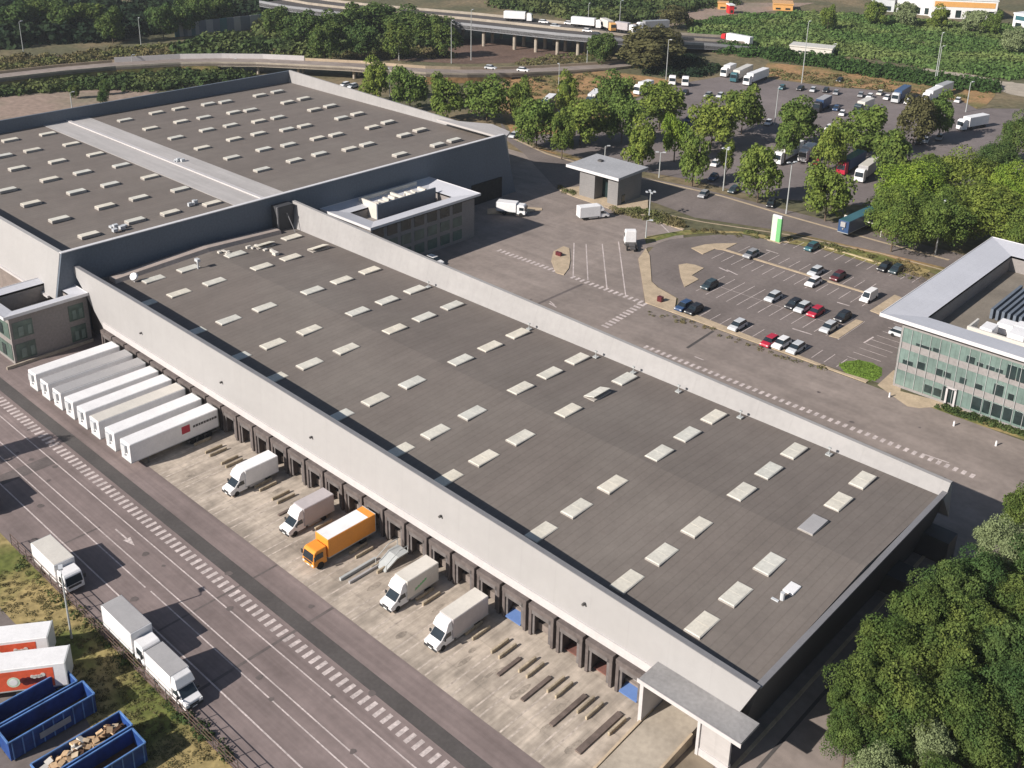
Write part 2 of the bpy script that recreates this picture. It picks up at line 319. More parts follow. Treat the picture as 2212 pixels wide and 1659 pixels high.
for i_ in range(34):
    cx_, cy_ = ((-140+i_*3.7+rnd.uniform(-1, 1), 40+rnd.uniform(0, 17)) if i_ < 22 else (-120+(i_-22)*8, 124+rnd.uniform(0, 22)))
    for j_ in range(1):
        r_ = rnd.uniform(.18, .5); b.poly([(cx_+r_*rnd.uniform(.7, 1.2)*math.cos(t_*math.pi/4), cy_+r_*rnd.uniform(.7, 1.2)*math.sin(t_*math.pi/4)) for t_ in range(8)], .020)
structure('asphalt_repair', b, mat('tar patch', (.125, .104, .098), .9, .3, .2))
b = MB(); b.keep = True
b.strip([gp(1484, 752), gp(1541, 715)], .5, .026); b.strip([(-33.2, 60), (-33.2, 117)], .35, .03)
structure('drain_channel', b, M['asphalt_dark'])
b = MB(); b.box(-26.6, -26.3, 62, 118, 0, .14); b.box(-35.1, -34.75, 62, 119, 0, .13); structure('kerb', b, M['kerb'])

# far side: roads, lorry park, soils
patch('lorry_park', pts([(1330, 290), (1330, 225), (1420, 200), (1440, 185), (1560, 165), (1659, 170), (1800, 188), (1960, 200), (2085, 222), (2110, 236), (2130, 234), (2260, 236), (2290, 320), (2260, 400), (2080, 420), (1900, 445), (1800, 440), (1640, 425), (1500, 390), (1330, 360), (1180, 320), (1110, 290), (1110, 240)]), .01, M['asphalt_park'])
patch('dry_bank', pts([(1106, 290), (1080, 240), (1080, 185), (1106, 160), (1300, 152), (1400, 165), (1460, 175), (1420, 196), (1330, 222), (1330, 250), (1200, 290)]), .014, M['drygrass'])
patch('dry_bank', pts([(1640, 160), (1659, 135), (1760, 145), (1900, 160), (1970, 175), (2010, 178), (2150, 200), (2150, 206), (2130, 228), (2108, 234), (2080, 220), (1960, 198), (1800, 186), (1690, 172)]), .014, M['drygrass'])
patch('bare_earth', pts([(-60, 230), (0, 208), (110, 198), (200, 195), (310, 190), (345, 196), (300, 222), (0, 262), (-60, 275)]), .008, M['bare'])
patch('rail_yard', pts([(-40, 150), (100, 122), (250, 108), (420, 92), (640, 78), (830, 95), (960, 84), (1106, 82), (1106, 92), (960, 128), (700, 122), (400, 126), (200, 134), (0, 160)]), .004, M['rust'])
patch('gravel_slope', pts([(820, 128), (850, 112), (975, 97), (1140, 90), (1300, 95), (1330, 100), (1300, 118), (1130, 135), (1000, 138)]), .012, M['rust'])
patch('far_field', pts([(1280, 62), (1420, 36), (1480, 22), (1600, 6), (1760, 6), (1690, 22), (1560, 34), (1500, 46), (1400, 68), (1330, 74)]), .012, M['bare'])
patch('far_field', pts([(215, 8), (290, 5), (300, 22), (260, 32), (225, 24)]), .012, M['drygrass'])
patch('access_road', pts([(1200, 406), (1130, 330), (1090, 300), (1080, 260), (1110, 300), (1180, 330), (1330, 372), (1500, 404), (1700, 454), (1900, 505), (2060, 545), (2260, 600), (2260, 640), (2050, 580), (1900, 545), (1700, 500), (1500, 470), (1420, 440), (1330, 415), (1244, 412)]), .018, M['asphalt_lot'])
b = MB(); b.keep = True
b.strip(pts([(2300, 205), (2212, 185), (2150, 178), (2080, 162), (2000, 148)]), 7, .03); b.strip(pts([(2150, 178), (2212, 200), (2300, 215)]), 14, .028)

structure('far_road', b, M['concrete2'])
b = MB(); b.keep = True
b.strip([gp(1205, 409), gp(1380, 452), gp(1520, 480), gp(1700, 507), gp(1900, 547), gp(2100, 600)], .5, .03)
b.strip([gp(1106, 298), gp(1180, 332), gp(1300, 368), gp(1420, 392), gp(1560, 424), gp(1700, 466), gp(1900, 522), gp(2050, 562)], .8, .04)
structure('kerb_line', b, M['kerb'])

# ================================================================ WAREHOUSES
XE = -34.0
def fac(X):                                       # height of the tilted front crest along the hall
    t = (X+166)/(132.0); return 12.3-.1*math.sin(t*3.1)+(.9*math.sin(min(max(t, 0), 1)*math.pi))*.55-2.4*max(t, 0)**1.6
hall = empty('warehouse', (-100, 94, 0), label='long flat-roofed warehouse in front with a white sloping dock front and rows of skylights', cat='warehouse')
def H(name, mb, material, parent=hall, bevel=0):
    o = add(name, mb, material, parent, bevel); r = parent
    if parent is not None: o.location = -Vector(tot(parent))
    return o
def tot(o):
    v = Vector((0, 0, 0))
    while o is not None: v += o.location; o = o.parent
    return v
ZR = 9.0; ZE = 8.7; ZC = 9.6
b = MB()
for X0, X1 in ((-165.2, XE-.65),):                    # roof: two gentle slopes
    b.quadbox([(X0, 72.6, 7), (X1, 72.6, 7), (X1, 94.5, 7), (X0, 94.5, 7), (X0, 72.6, ZE), (X1, 72.6, ZE), (X1, 94.5, ZC), (X0, 94.5, ZC)])
    b.quadbox([(X0, 94.5, 7), (X1, 94.5, 7), (X1, 114.1, 7), (X0, 114.1, 7), (X0, 94.5, ZC), (X1, 94.5, ZC), (X1, 114.4, ZE), (X0, 114.4, ZE)])
H('roof', b, M['roof'])
YB, ZB = 71.0, 0
d = (gp(1401, 1451.5)-Vector((0, 0, HC)));
k_ = 71.0/d.y; ZB = HC+d.z*k_                     # bottom line of the front
zt = [(-166.8, 12.4), (-148, 12.35), (-130, 12.1), (-110, 11.8), (-88, 11.3), (-64, 10.6), (-46, 9.85), (XE, 9.35)]
yb = YB; yt = 71.3
b = MB(); n = len(zt)
front_bot = [-156.6 if i == 0 else X for i, (X, _) in enumerate(zt)]
for i, (X, z) in enumerate(zt):
    Xb = front_bot[i]
    if i == n-1: Xb = XE-2.1
    b.v += [(Xb, yb, ZB), (X, yt, z), (X, yt+.55, z), (Xb, yb+1.6, ZB)]
for i in range(n-1):
    a = 4*i; c = a+4
    b.f += [(a, c, c+1, a+1), (a+1, c+1, c+2, a+2), (a+2, c+2, c+3, a+3), (a+3, c+3, c, a)]
b.f += [(0, 1, 2, 3), (4*n-1, 4*n-2, 4*n-3, 4*n-4)]
H('front_panel', b, M['facade'])
b = MB()
for i in range(n-1):
    (X, z), (X2, z2) = zt[i], zt[i+1]; b.quadbox([(X, yt-.02, z-.02), (X2, yt-.02, z2-.02), (X2, yt+.62, z2-.02), (X, yt+.62, z-.02), (X, yt-.02, z+.08), (X2, yt-.02, z2+.08), (X2, yt+.62, z2+.08), (X, yt+.62, z+.08)])
H('coping', b, M['coping'])
b = MB(); b.box(-156.2, XE-2.0, yb-.16, yb+.1, ZB-.05, ZB+1.0); H('front_trim', b, M['trim'])
# far crest
zf = [(-164.6, 13.6), (-130, 12.6), (-95.9, 11.9), (-62.7, 11.0), (XE, 10.2)]
b = MB()
for i, (X, z) in enumerate(zf): b.v += [(X, 114.2, ZE-.3), (X, 115.5, z), (X, 116.1, z), (X, 117.2, 4.5)]
for i in range(len(zf)-1):
    a = 4*i; c = a+4; b.f += [(a, a+1, c+1, c), (a+1, a+2, c+2, c+1), (a+2, a+3, c+3, c+2), (a+3, a, c, c+3)]
b.f += [(0, 1, 2, 3), (4*len(zf)-1, 4*len(zf)-2, 4*len(zf)-3, 4*len(zf)-4)]
H('rear_panel', b, M['membrane_wall'])
b = MB(); b.box(-165.2, XE-3, 116.2, 116.8, 0, 4.55); H('rear_wall', b, M['greywall'])
b = MB(); b.box(-164.6, XE-3, 72.9, 74.0, 0, 6.95); H('dock_wall', b, M['dockwall'])
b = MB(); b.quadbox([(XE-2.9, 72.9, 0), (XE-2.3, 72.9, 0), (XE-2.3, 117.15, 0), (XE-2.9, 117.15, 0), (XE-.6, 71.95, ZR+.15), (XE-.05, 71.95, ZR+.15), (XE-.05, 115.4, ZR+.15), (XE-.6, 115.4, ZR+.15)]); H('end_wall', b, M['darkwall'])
b = MB(); b.box(XE-.55, XE+.06, 71.9, 115.6, ZE+.4, ZR+.25); H('end_coping', b, M['coping'])
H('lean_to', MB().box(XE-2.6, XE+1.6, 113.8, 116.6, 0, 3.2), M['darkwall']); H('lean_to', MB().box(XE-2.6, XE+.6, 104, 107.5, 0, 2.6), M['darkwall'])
b = MB()
for (ya, yc) in ((76.3, 94.5), (94.5, 110.3)):
    za = ZE+(ZC-ZE)*(1-abs(ya-94.5)/21); zc = ZE+(ZC-ZE)*(1-abs(yc-94.5)/21)
    b.quadbox([(-163.3, ya, za-.3), (-161.0, ya, za-.3), (-161.0, yc, zc-.3), (-163.3, yc, zc-.3), (-163.3, ya, za+.7), (-161.5, ya, za+.7), (-161.5, yc, zc+.7), (-163.3, yc, zc+.7)])
H('roof_upstand', b, mat('tan flashing', (.36, .30, .265), .8, .2, .1))
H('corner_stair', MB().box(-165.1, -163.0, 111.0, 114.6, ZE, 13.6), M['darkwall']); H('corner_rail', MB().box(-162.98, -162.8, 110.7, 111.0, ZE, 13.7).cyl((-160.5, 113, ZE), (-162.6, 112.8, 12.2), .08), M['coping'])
# sloping inner kerb beside the front, and standing water line details
skX = [-42.3, -51.5, -63.4, -78.3, -87.0, -98.9, -113.5, -122.5, -134.3, -148.9, -157.1]; skY = [74.9, 81.1, 87.8, 97.3, 103.5, 109.7]
def roofz(y): return ZE+(ZC-ZE)*(1-abs(y-94.5)/21)
skm = MB(); skm.box(-.95, .95, -1.88, 1.88, 0, .20); skm_kerb = skm.mesh('skylight', M['skyframe'])
b = MB(); b.quadbox([(-.92, -1.85, .20), (.92, -1.85, .20), (.92, 1.85, .20), (-.92, 1.85, .20), (-.84, -1.76, .27), (.84, -1.76, .27), (.84, 1.76, .27), (-.84, 1.76, .27)]); b.box(-.8, .8, -.03, .03, .27, .285)
skm_top = b.mesh('skylight_pane', M['skylight'])
b = MB(); b.box(-.9, .9, -1.8, 1.8, .20, .30); skm_grey = b.mesh('skylight_pane', M['greybox'])
for i, X in enumerate(skX):
    for j, Y in enumerate(skY):
        if i == 10 and j in (0,): continue
        f_ = (HC-roofz(Y)-.3)/(HC-9.7); o = add('skylight', skm_kerb, None, hall); o.location = Vector((X*f_, Y*f_, roofz(Y)-.02))-hall.location
        p = add('skylight_pane', skm_grey if (i, j) in ((0, 3),) else skm_top, None, o)
        if (i, j) in ((3, 4), (10, 4), (9, 5)): p.rotation_euler = (0, R(-14), 0); p.location = (0, 0, .25); o['label'] = 'skylight with its lid propped open'
        if (i, j) == (0, 3): o['label'] = 'grey covered skylight'
# small roof things on the hall
def roofthing(name, x, y, z, mb, material, label, cat, group=None, bevel=0):
    o = add(name, mb, material, None, bevel); o.location = (x, y, z); return tag(o, label, cat, group)
P_ = gp(1711, 1270, 9.4)
roofthing('roof_hatch', P_.x, P_.y, ZE+.25, MB().box(-.6, .6, -.9, .9, 0, .5), M['pwhite'], 'small white hatch near the right-hand end of the front roof', 'hatch', bevel=.05)
P_ = gp(1690, 1291, 9.4); roofthing('roof_vent', P_.x, P_.y, ZE+.25, MB().cyl((0, 0, 0), (0, 0, 1.1), .25).box(-.9, -.1, -.7, -.4, 0, .3), M['psilver'], 'thin metal vent beside the white hatch on the front roof', 'vent')
P_ = gp(290, 604, 9.4); roofthing('satellite_dish', P_.x, P_.y, ZE+.15, MB().cyl((0, 0, 0), (0, 0, 1.2), .12).cyl((0, 0, 1.1), (.12, -.2, 1.25), .75, .6, 14), M['pwhite'], 'white round dish unit at the shaded corner of the front roof', 'dish')
P_ = gp(428, 580, 9.4); roofthing('roof_vent', P_.x, P_.y, ZE+.15, MB().cyl((0, 0, 0), (0, 0, 2.2), .16).box(-.5, .5, -.3, .3, 1.9, 2.4), M['psilver'], 'tall thin vent with a long shadow near the back corner of the front roof', 'vent')
for i, (x, y, l) in enumerate(((478, 548, 'left'), (540, 533, 'middle'), (575, 545, 'small right-hand'))):
    P_ = gp(x, y, 9.4); q = empty('roof_unit', (P_.x, P_.y, ZE+.4), 0, f'{l} cluster of low pale boxes and pipes at the back of the front roof', 'roof unit', 'service units on the roof')
    for k in range(4): a = rnd.uniform(-1.6, 1.6); c = rnd.uniform(-1, 1); add('vent_box', MB().box(a, a+rnd.uniform(.4, 1.2), c, c+rnd.uniform(.3, .9), 0, rnd.uniform(.3, .8)), M['pcream'], q)
# roof-edge camera posts along the far crest
for i, (x, y) in enumerate(((1326, 747), (1411, 777), (1472, 838), (1800, 970), (1610, 890), (968, 600), (1180, 690))):
    P_ = gp(x, y, 9.2); roofthing('anchor_post', P_.x, 113.0, ZE+.15, MB().cyl((0, 0, 0), (0, 0, 1.0), .06).box(-.35, .35, -.35, .35, 0, .18).box(-.18, .18, -.12, .12, .9, 1.1), M['steel'], f'{ORD[i]} thin anchor post in the list along the far parapet', 'anchor post', 'anchor posts along the far parapet')
for i, X in enumerate((-143.5, -121, -100, -75.5, -54)):
    q = MB().cyl((0, -.02, 0), (0, -.35, .0), .16)
    P_ = None
    yy = 70.97+.3*.45; o = add('wall_lamp', q, M['darksteel'], hall); o.location = Vector((X, yy, ZB+3.4))-hall.location

# dock bays -------------------------------------------------------------
sh = MB(); sh.box(-1.76, -1.36, -2.5, 0, 0, 3.75).box(1.36, 1.76, -2.5, 0, 0, 3.75).box(-1.8, 1.8, -2.52, 0, 3.5, 4.1)
sh_m = sh.mesh('dock_shelter', M['shelter'], .03)
fr_m = MB().box(-1.36, -1.05, -2.3, -2.15, .2, 3.45).box(1.05, 1.36, -2.45, -2.3, .3, 3.45).box(-1.42, 1.42, -2.45, -2.3, 2.95, 3.5).mesh('shelter_curtain', mat('grey curtain', (.13, .115, .11), .8, 1, .2))
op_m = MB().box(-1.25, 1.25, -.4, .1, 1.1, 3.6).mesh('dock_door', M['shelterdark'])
dw_m = MB().box(-1.3, 1.3, -.5, .05, 1.1, 3.5).mesh('dock_door', M['psilver'])
bump = MB().box(-.13, .13, -.75, -.3, .7, 1.3).mesh('bumper', M['black'])
lip_m = MB().box(-1.3, 1.3, -1.3, -.4, .2, 1.12).mesh('dock_leveller', M['dockwall'])
lipr_m = MB().box(-1.2, 1.2, -1.6, -.4, .12, .25).mesh('dock_leveller', mat('red oxide', (.21, .10, .08), .9, .6, .2))
tab_m = MB().quadbox([(-1.1, -2.6, .4), (1.1, -2.6, .4), (1.1, -.4, .9), (-1.1, -.4, .9), (-1.1, -2.6, .55), (1.1, -2.6, .55), (1.1, -.4, 1.1), (-1.1, -.4, 1.1)]).mesh('lift_table', M['blue_lt'])
bays = [-47.2-3.96*k for k in range(27, -1, -1)]
bays = [x for x in bays if -155.5 < x < -44]
for i, X in enumerate(bays):
    s_ = add('dock_shelter', sh_m, None, hall); s_.location = Vector((X, 72.7, 0))-hall.location
    add('shelter_curtain', fr_m, None, s_)
    nb = len(bays)-1-i
    add('dock_door', dw_m if nb in (0, 4) else op_m, None, s_, loc=(.35 if nb in (0, 4) else 0, -.35 if nb in (0, 4) else 0, 0))
    add('dock_leveller', lipr_m if nb in (1, 2) else lip_m, None, s_)
    if nb in (0, 4): add('lift_table', tab_m, None, s_)
    for dx in (-1.37, 1.37): add('bumper', bump, None, s_, loc=(dx, 0, 0))
# wheel guides
gb = MB().box(-.13, .13, -1.5, 1.2, 0, .42)
gm = gb.mesh('guide_rail', mat('old rail', (.34, .28, .20), .9, .8, .3, 4, .2), .04)
gi = 0
for i, X in enumerate(bays):
    nb = len(bays)-1-i
    if X < -122.5: continue
    gi += 1
    g = empty('wheel_guide', (X, 66.7, .012), 0, f'pair of low wheel guide rails on the concrete apron, {ORD[nb]} bay from the covered ramp', 'wheel guide', 'wheel guides in front of the dock bays')
    for dx in (-1.42, 1.42): add('guide_rail', gm, None, g, loc=(dx, 0, 0))
for j_, (X_, y0_, y1_, w_, l_) in enumerate(((-50.6, 62.2, 67.6, .55, 'longest dark old ramp plate lying between the third and second bay from the covered ramp'), (-46.6, 61.5, 68.2, .7, 'brown ramp plate lying in the bay beside the covered ramp'), (-54.8, 62.6, 67.0, .5, 'rusty ramp plate in the third bay from the covered ramp'), (-58.9, 63.4, 66.8, .45, 'short dark plate in the fourth bay from the covered ramp'), (-97.9, 63.8, 66.8, .4, 'dark plate on the apron between the two leftmost vans'))):
    tag(add('ramp_plate', MB().box(X_-w_/2, X_+w_/2, y0_, y1_, .02, .22), M['plate'], None, .03), l_, 'ramp plate', 'old ramp plates lying on the apron')
# stains with a shape of their own, on the empty bays
# ditch edge and covered ramp
ramp = empty('covered_ramp', (-39, 69, 0), label='covered concrete ramp with a grey flat canopy at the near end of the dock front', cat='loading ramp')
b = MB(); b.quadbox([(-43.9, 54.5, 0), (-39.6, 54.5, 0), (-39.6, 72.5, 0), (-43.9, 72.5, 0), (-43.9, 54.5, .05), (-39.6, 54.5, .05), (-39.6, 72.5, 1.25), (-43.9, 72.5, 1.25)]); H('ramp_slab', b, M['concrete2'], ramp)
b = MB(); b.quadbox([(-44.2, 54.5, 0), (-43.95, 54.5, 0), (-43.95, 70, 0), (-44.2, 70, 0), (-44.2, 54.5, .1), (-43.95, 54.5, .1), (-43.95, 70, 1.3), (-44.2, 70, 1.3)]).quadbox([(-39.55, 54.5, 0), (-39.3, 54.5, 0), (-39.3, 70, 0), (-39.55, 70, 0), (-39.55, 54.5, .1), (-39.3, 54.5, .1), (-39.3, 70, 1.3), (-39.55, 70, 1.3)]); H('ramp_kerb', b, M['kerb'], ramp)
b = MB(); b.box(-44.6, -33.3, 67.9, 71.2, 5.7, 6.0); H('canopy', b, mat('canopy felt', (.27, .26, .255), .85, .4, .12), ramp)
b = MB(); b.box(-44.7, -33.2, 67.8, 67.89, 5.62, 6.06); H('canopy_fascia', b, M['trim'], ramp)
b = MB(); b.box(-44.4, -44.0, 67.95, 72.6, .1, 5.69); H('side_wall', b, M['trim'], ramp)
b = MB(); b.box(-38.3, -35.0, 69.4, 69.7, .9, 5.5); H('shutter_panel', b, M['membrane'], ramp)
b = MB(); b.box(-38.35, -34.95, 69.3, 69.8, 0, .9).box(-38.5, -38.2, 69.2, 69.9, 0, 5.5); H('plinth', b, M['trim'], ramp)
patch('earth_strip', [(-39.2, 58), (-36.3, 58), (-36.3, 72), (-39.2, 72)], .03, M['bare'])
patch('pavement', [(-34.0, 30), (-26.6, 30), (-26.6, 60), (-34.0, 60)], .02, M['asphalt_lot'])

# ---- rear hall (B)
hb = empty('warehouse', (-210, 123, 0), label='larger, higher warehouse behind with a pale strip down the middle of its grey roof', cat='warehouse')
def HB(n_, mb, m_, bevel=0): return H(n_, mb, m_, hb, bevel)
EX = -165.2; ZB2 = 12.0
b = MB(); b.quadbox([(-256, 71, 9), (EX-.4, 71, 9), (EX-.4, 112, 9), (-256, 112, 9), (-256, 71, ZB2), (EX-.4, 71, ZB2), (EX-.4, 112, ZB2+.3), (-256, 112, ZB2+.3)])
b.quadbox([(-256, 112, 9), (EX-.55, 112, 9), (EX-.55, 177.3, 9), (-256, 177.3, 9), (-256, 112, ZB2+.3), (EX-.55, 112, ZB2+.3), (EX-.55, 177.3, ZB2), (-256, 177.3, ZB2)]); b.quadbox([(-256, 177.3, 9), (EX-.55, 177.3, 9), (EX-4, 181, 9), (-256, 181, 9), (-256, 177.3, ZB2), (EX-.55, 177.3, ZB2), (EX-4, 181, ZB2), (-256, 181, ZB2)]); HB('roof', b, M['roof'])
b = MB(); b.quadbox([(EX-.5, 66, 0), (EX, 66, 0), (EX, 181.2, 0), (EX-.5, 181.2, 0), (EX-.5, 69.6, 15.1), (EX, 69.6, 15.1), (EX, 176.8, 15.1), (EX-.5, 176.8, 15.1)]); HB('end_wall', b, M['bluewall'])
b = MB(); b.box(EX-.7, EX+.08, 69.5, 176.9, 15.1, 15.25); HB('coping', b, M['fascia'])
b = MB(); b.quadbox([(-256.5, 67.4, 7.2), (EX-.51, 67.7, 7.2), (EX-.51, 70, 7.2), (-256.5, 69, 7.2), (-256.5, 69.5, 15.3), (EX-.51, 69.5, 15.1), (EX-.51, 70.2, 15.1), (-256.5, 70.2, 15.3)])
HB('front_panel', b, M['facade'])
b = MB(); b.box(-256, EX-2.6, 67.3, 67.75, 6.9, 7.3); HB('front_trim', b, M['trim'])
HB('dock_wall', MB().box(-256, EX-.6, 69.4, 70.4, 0, 7.2), M['dockwall'])
b = MB(); b.quadbox([(-256.6, 69, 0), (-256, 69, 0), (-256, 182, 0), (-256.6, 182, 0), (-256.6, 69, 15.3), (-256, 69, 15.3), (-256, 182, 15.3), (-256.6, 182, 15.3)]); HB('rear_wall', b, M['bluewall'])
b = MB(); b.quadbox([(-256, 181.0, ZB2-.2), (EX-4, 181.0, ZB2-.2), (EX-4, 183, 0), (-256, 183, 0), (-256, 181.3, 15.5), (EX-4, 181.3, 13.2), (EX-4, 181.8, 13.2), (-256, 181.8, 15.5)])
b.quadbox([(EX-4, 181.0, ZB2-.2), (EX-.52, 177.3, ZB2-.2), (EX-.52, 181.2, 0), (EX-4, 183, 0), (EX-4, 181.3, 13.2), (EX-.52, 177.2, 14.9), (EX-.52, 177.6, 14.9), (EX-4, 181.8, 13.2)]); HB('side_panel', b, M['membrane_wall'])
b = MB(); b.box(-255.9, EX-.6, 107.9, 119.6, ZB2+.28, ZB2+.36); HB('roof_strip', b, M['membrane'])
b = MB(); b.box(-255.9, EX-.6, 113.7, 114.5, ZB2+.36, ZB2+.62); HB('ridge_gutter', b, M['trim'])
b = MB(); b.box(EX, EX+.3, 166, 176, 0, 5).box(EX, EX+.25, 157, 164.5, 0, 4.2); HB('gate_door', b, M['shelterdark'])
grid1 = [(15,411),(67,440),(128,474),(192,508),(38,364),(107,388),(165,415),(227,446),(292,477),(70,325),(124,349),(178,373),(238,399),(300,428),(368,460),(22,303),(103,290),(154,312),(206,334),(262,358),(324,383),(389,410),(458,440)]
grid2 = [(270,260),(325,278),(380,298),(437,320),(501,341),(566,367),(338,244),(391,263),(447,281),(506,301),(570,323),(636,347),(386,235),(440,229),(559,270),(502,252),(620,311),(686,333),(451,225),(505,218),(570,243),(624,257),(608,219)]
spots = [tuple(gp(x, y, 12.4)[:2]) for x, y in grid1+grid2[:12]]
# north half seen in pairs
for x, y in [(453,224),(463,222),(621,213),(649,207),(569,236-12),(585,240-2)]: pass
for cx_, cy_ in [(387,235),(450,225),(487,220),(441,254),(505,243),(541,238),(498,271),(558,289),(8,337),(561,206),(599,198),(621,221),(656,213),(679,237),(713,229),(738,255),(772,246),(804,275),(838,264),(873,292),(907,281),(945,313),(981,303),(559,262),(600,254),(620,280),(658,272),(686,299),(726,291),(755,322),(793,312),(864,334),(690,334-1),(623,313)]:
    p = gp(cx_, cy_, 12.4)
    if all(abs(p.x-s[0])+abs(p.y-s[1]) > 4.5 for s in spots): spots.append((p.x, p.y))
sk2 = MB().box(-.85, .85, -1.75, 1.75, 0, .45).mesh('skylight', M['skyframe'])
sk2t = MB().box(-.8, .8, -1.7, 1.7, .45, .56).mesh('skylight_pane', M['skylight'])
for X, Y in spots:
    o = add('skylight', sk2, None, hb); o.location = Vector((X, Y, ZB2+.15))-hb.location; add('skylight_pane', sk2t, None, o)
for i, (x, y, l) in enumerate(((380, 349, 'across the pale roof strip'), (418, 441, 'right of the pale skylights by the coping'), (250, 491, 'between two skylights near the front edge'))):
    P_ = gp(x, y, 12.5); q = empty('roof_unit', (P_.x, P_.y, ZB2+.34), 0, f'small vents and pipes {l}, rear warehouse', 'roof unit', 'service units on the rear roof')
    for k in range(5): a = rnd.uniform(-1.5, 1.5); c = rnd.uniform(-1.4, 1.4); add('vent_box', MB().box(a, a+rnd.uniform(.3, 1.), c, c+rnd.uniform(.3, 1.2), 0, rnd.uniform(.3, .8)), M['psilver'], q)
b = MB().quadbox([(-166, 178, 13.4), (-190, 178.4, 13.4), (-178, 186, 13.2), (-170, 184, 13.2), (-166, 178, 13.9), (-190, 178.4, 13.9), (-178, 186, 13.6), (-170, 184, 13.6)])
HB('side_canopy', b, M['membrane'])

# ---- ring-roofed blocks
def ring(parent, x0, x1, y0, y1, w, zo, zi, mname, th=.35):
    names = ('roof_slab',)*4
    o = [(x0, y0), (x1, y0), (x1, y1), (x0, y1)]; i = [(x0+w, y0+w), (x1-w, y0+w), (x1-w, y1-w), (x0+w, y1-w)]
    for k in range(4):
        l = (k+1) % 4; b = MB()
        b.quadbox([(*o[k], zo-th), (*o[l], zo-th), (*i[l], zi-th), (*i[k], zi-th), (*o[k], zo), (*o[l], zo), (*i[l], zi), (*i[k], zi)])
        H('roof_slab', b, M[mname], parent)
    b = MB()
    b.box(x0-.12, x1+.12, y0-.12, y0, zo-th-.1, zo+.08).box(x0-.12, x1+.12, y1, y1+.12, zo-th-.1, zo+.08).box(x0-.12, x0, y0, y1, zo-th-.1, zo+.08).box(x1, x1+.12, y0, y1, zo-th-.1, zo+.08)
    H('fascia', b, M['fascia'], parent)
    b = MB()
    b.box(x0+w, x1-w, y0+w-.3, y0+w, zi-3.0, zi-.02).box(x0+w, x1-w, y1-w, y1-w+.3, zi-3.0, zi-.02).box(x0+w-.3, x0+w, y0+w, y1-w, zi-3.0, zi-.02).box(x1-w, x1-w+.3, y0+w, y1-w, zi-3.0, zi-.02)
    H('inner_wall', b, M['officedark'], parent)
def windows(parent, xs, face, y, z0, z1, m='glass', name='window', th=.08):
    for (a, c) in xs:
        b = MB()
        if face == 's': b.box(a, c, y-th, y, z0, z1)
        else: b.box(y, y+th, a, c, z0, z1)
        H(name, b, M[m], parent)
# left block beside the docks
tb = empty('office_block', (-166, 64, 0), label='low grey and green glazed block with a ring roof jutting out at the left edge', cat='office')
b = MB().box(-171.5, -170.3, 58.2, 71.2, 0, 8.4).box(-162.7, -161.6, 58.2, 71.2, 0, 8.4).box(-170.3, -162.7, 58.2, 59.3, 0, 8.4).box(-170.3, -162.7, 68.9, 71.2, 0, 8.4); H('wall', b, M['officedark'], tb)
ring(tb, -172.4, -160.6, 57.2, 71.0, 2.2, 9.0, 8.75, 'metalroof')
b = MB().box(-170.2, -162.8, 59.4, 68.8, 5.2, 5.6); H('roof_deck', b, M['concrete2'], tb)
for z0, z1 in ((.6, 3.4), (4.4, 7.2)):
    windows(tb, [(58.6, 61.8), (67.8, 70.4)], 'e', -161.6, z0, z1, 'teal', 'glazing'); windows(tb, [(-171, -162)], 's', 58.2, z0, z1, 'teal', 'glazing')
    windows(tb, [(59.4, 60.2), (60.9, 61.5), (68.4, 69.0), (69.5, 70.1)], 'e', -161.52, z0+.3, z1-.9, 'mint', 'pane')
    windows(tb, [(-169, -167.6), (-165.6, -164.2)], 's', 58.12, z0+.3, z1-.6)
b = MB().box(-161.0, -160.7, 56.5, 71, 0, .5); H('plinth', b, M['concrete2'], tb)
# middle block on the far side
mb_ = empty('office_block', (-159, 138, 0), label='square block with a grey zinc ring roof standing between the two warehouses', cat='office')
b = MB().box(-165.1, -150.4, 123.4, 152, 0, 6.7).box(-154, -150.4, 123.4, 152, 6.7, 8.8); H('wall', b, M['officedark'], mb_)
ring(mb_, -168.5 if False else -165.1, -149.4, 122.6, 152.7, 4.2, 10.0, 9.2, 'metalroof')
b = MB().box(-161, -153.6, 127, 148.4, 6.8, 7.2); H('roof_deck', b, M['officedark'], mb_)
b = MB().box(-163.9, -158.3, 131.6, 131.9, 7.2, 10.6).box(-163.9, -163.6, 131.9, 147.5, 7.2, 10.5); H('plant_screen', b, M['pcream'], mb_)
b = MB().box(-158.3, -158.0, 131.6, 147.9, 7.2, 10.4); H('plant_screen', b, M['bluewall'], mb_)
q = MB()
for k in range(14):
    y_ = 133+k*1.02; q.box(-163+rnd.uniform(0, 2.5), -160+rnd.uniform(-.5, 1.6), y_, y_+rnd.uniform(.3, .8), 8.5, 9.4+rnd.uniform(0, 1.0))
H('air_unit', q, M['pcream'], mb_)
for k in range(3):
    windows(mb_, [(124+i*3.6, 126.6+i*3.6) for i in range(7)], 'e', -150.4, .8+k*3, 2.9+k*3, 'teal' if k < 2 else 'glass', 'glazing')
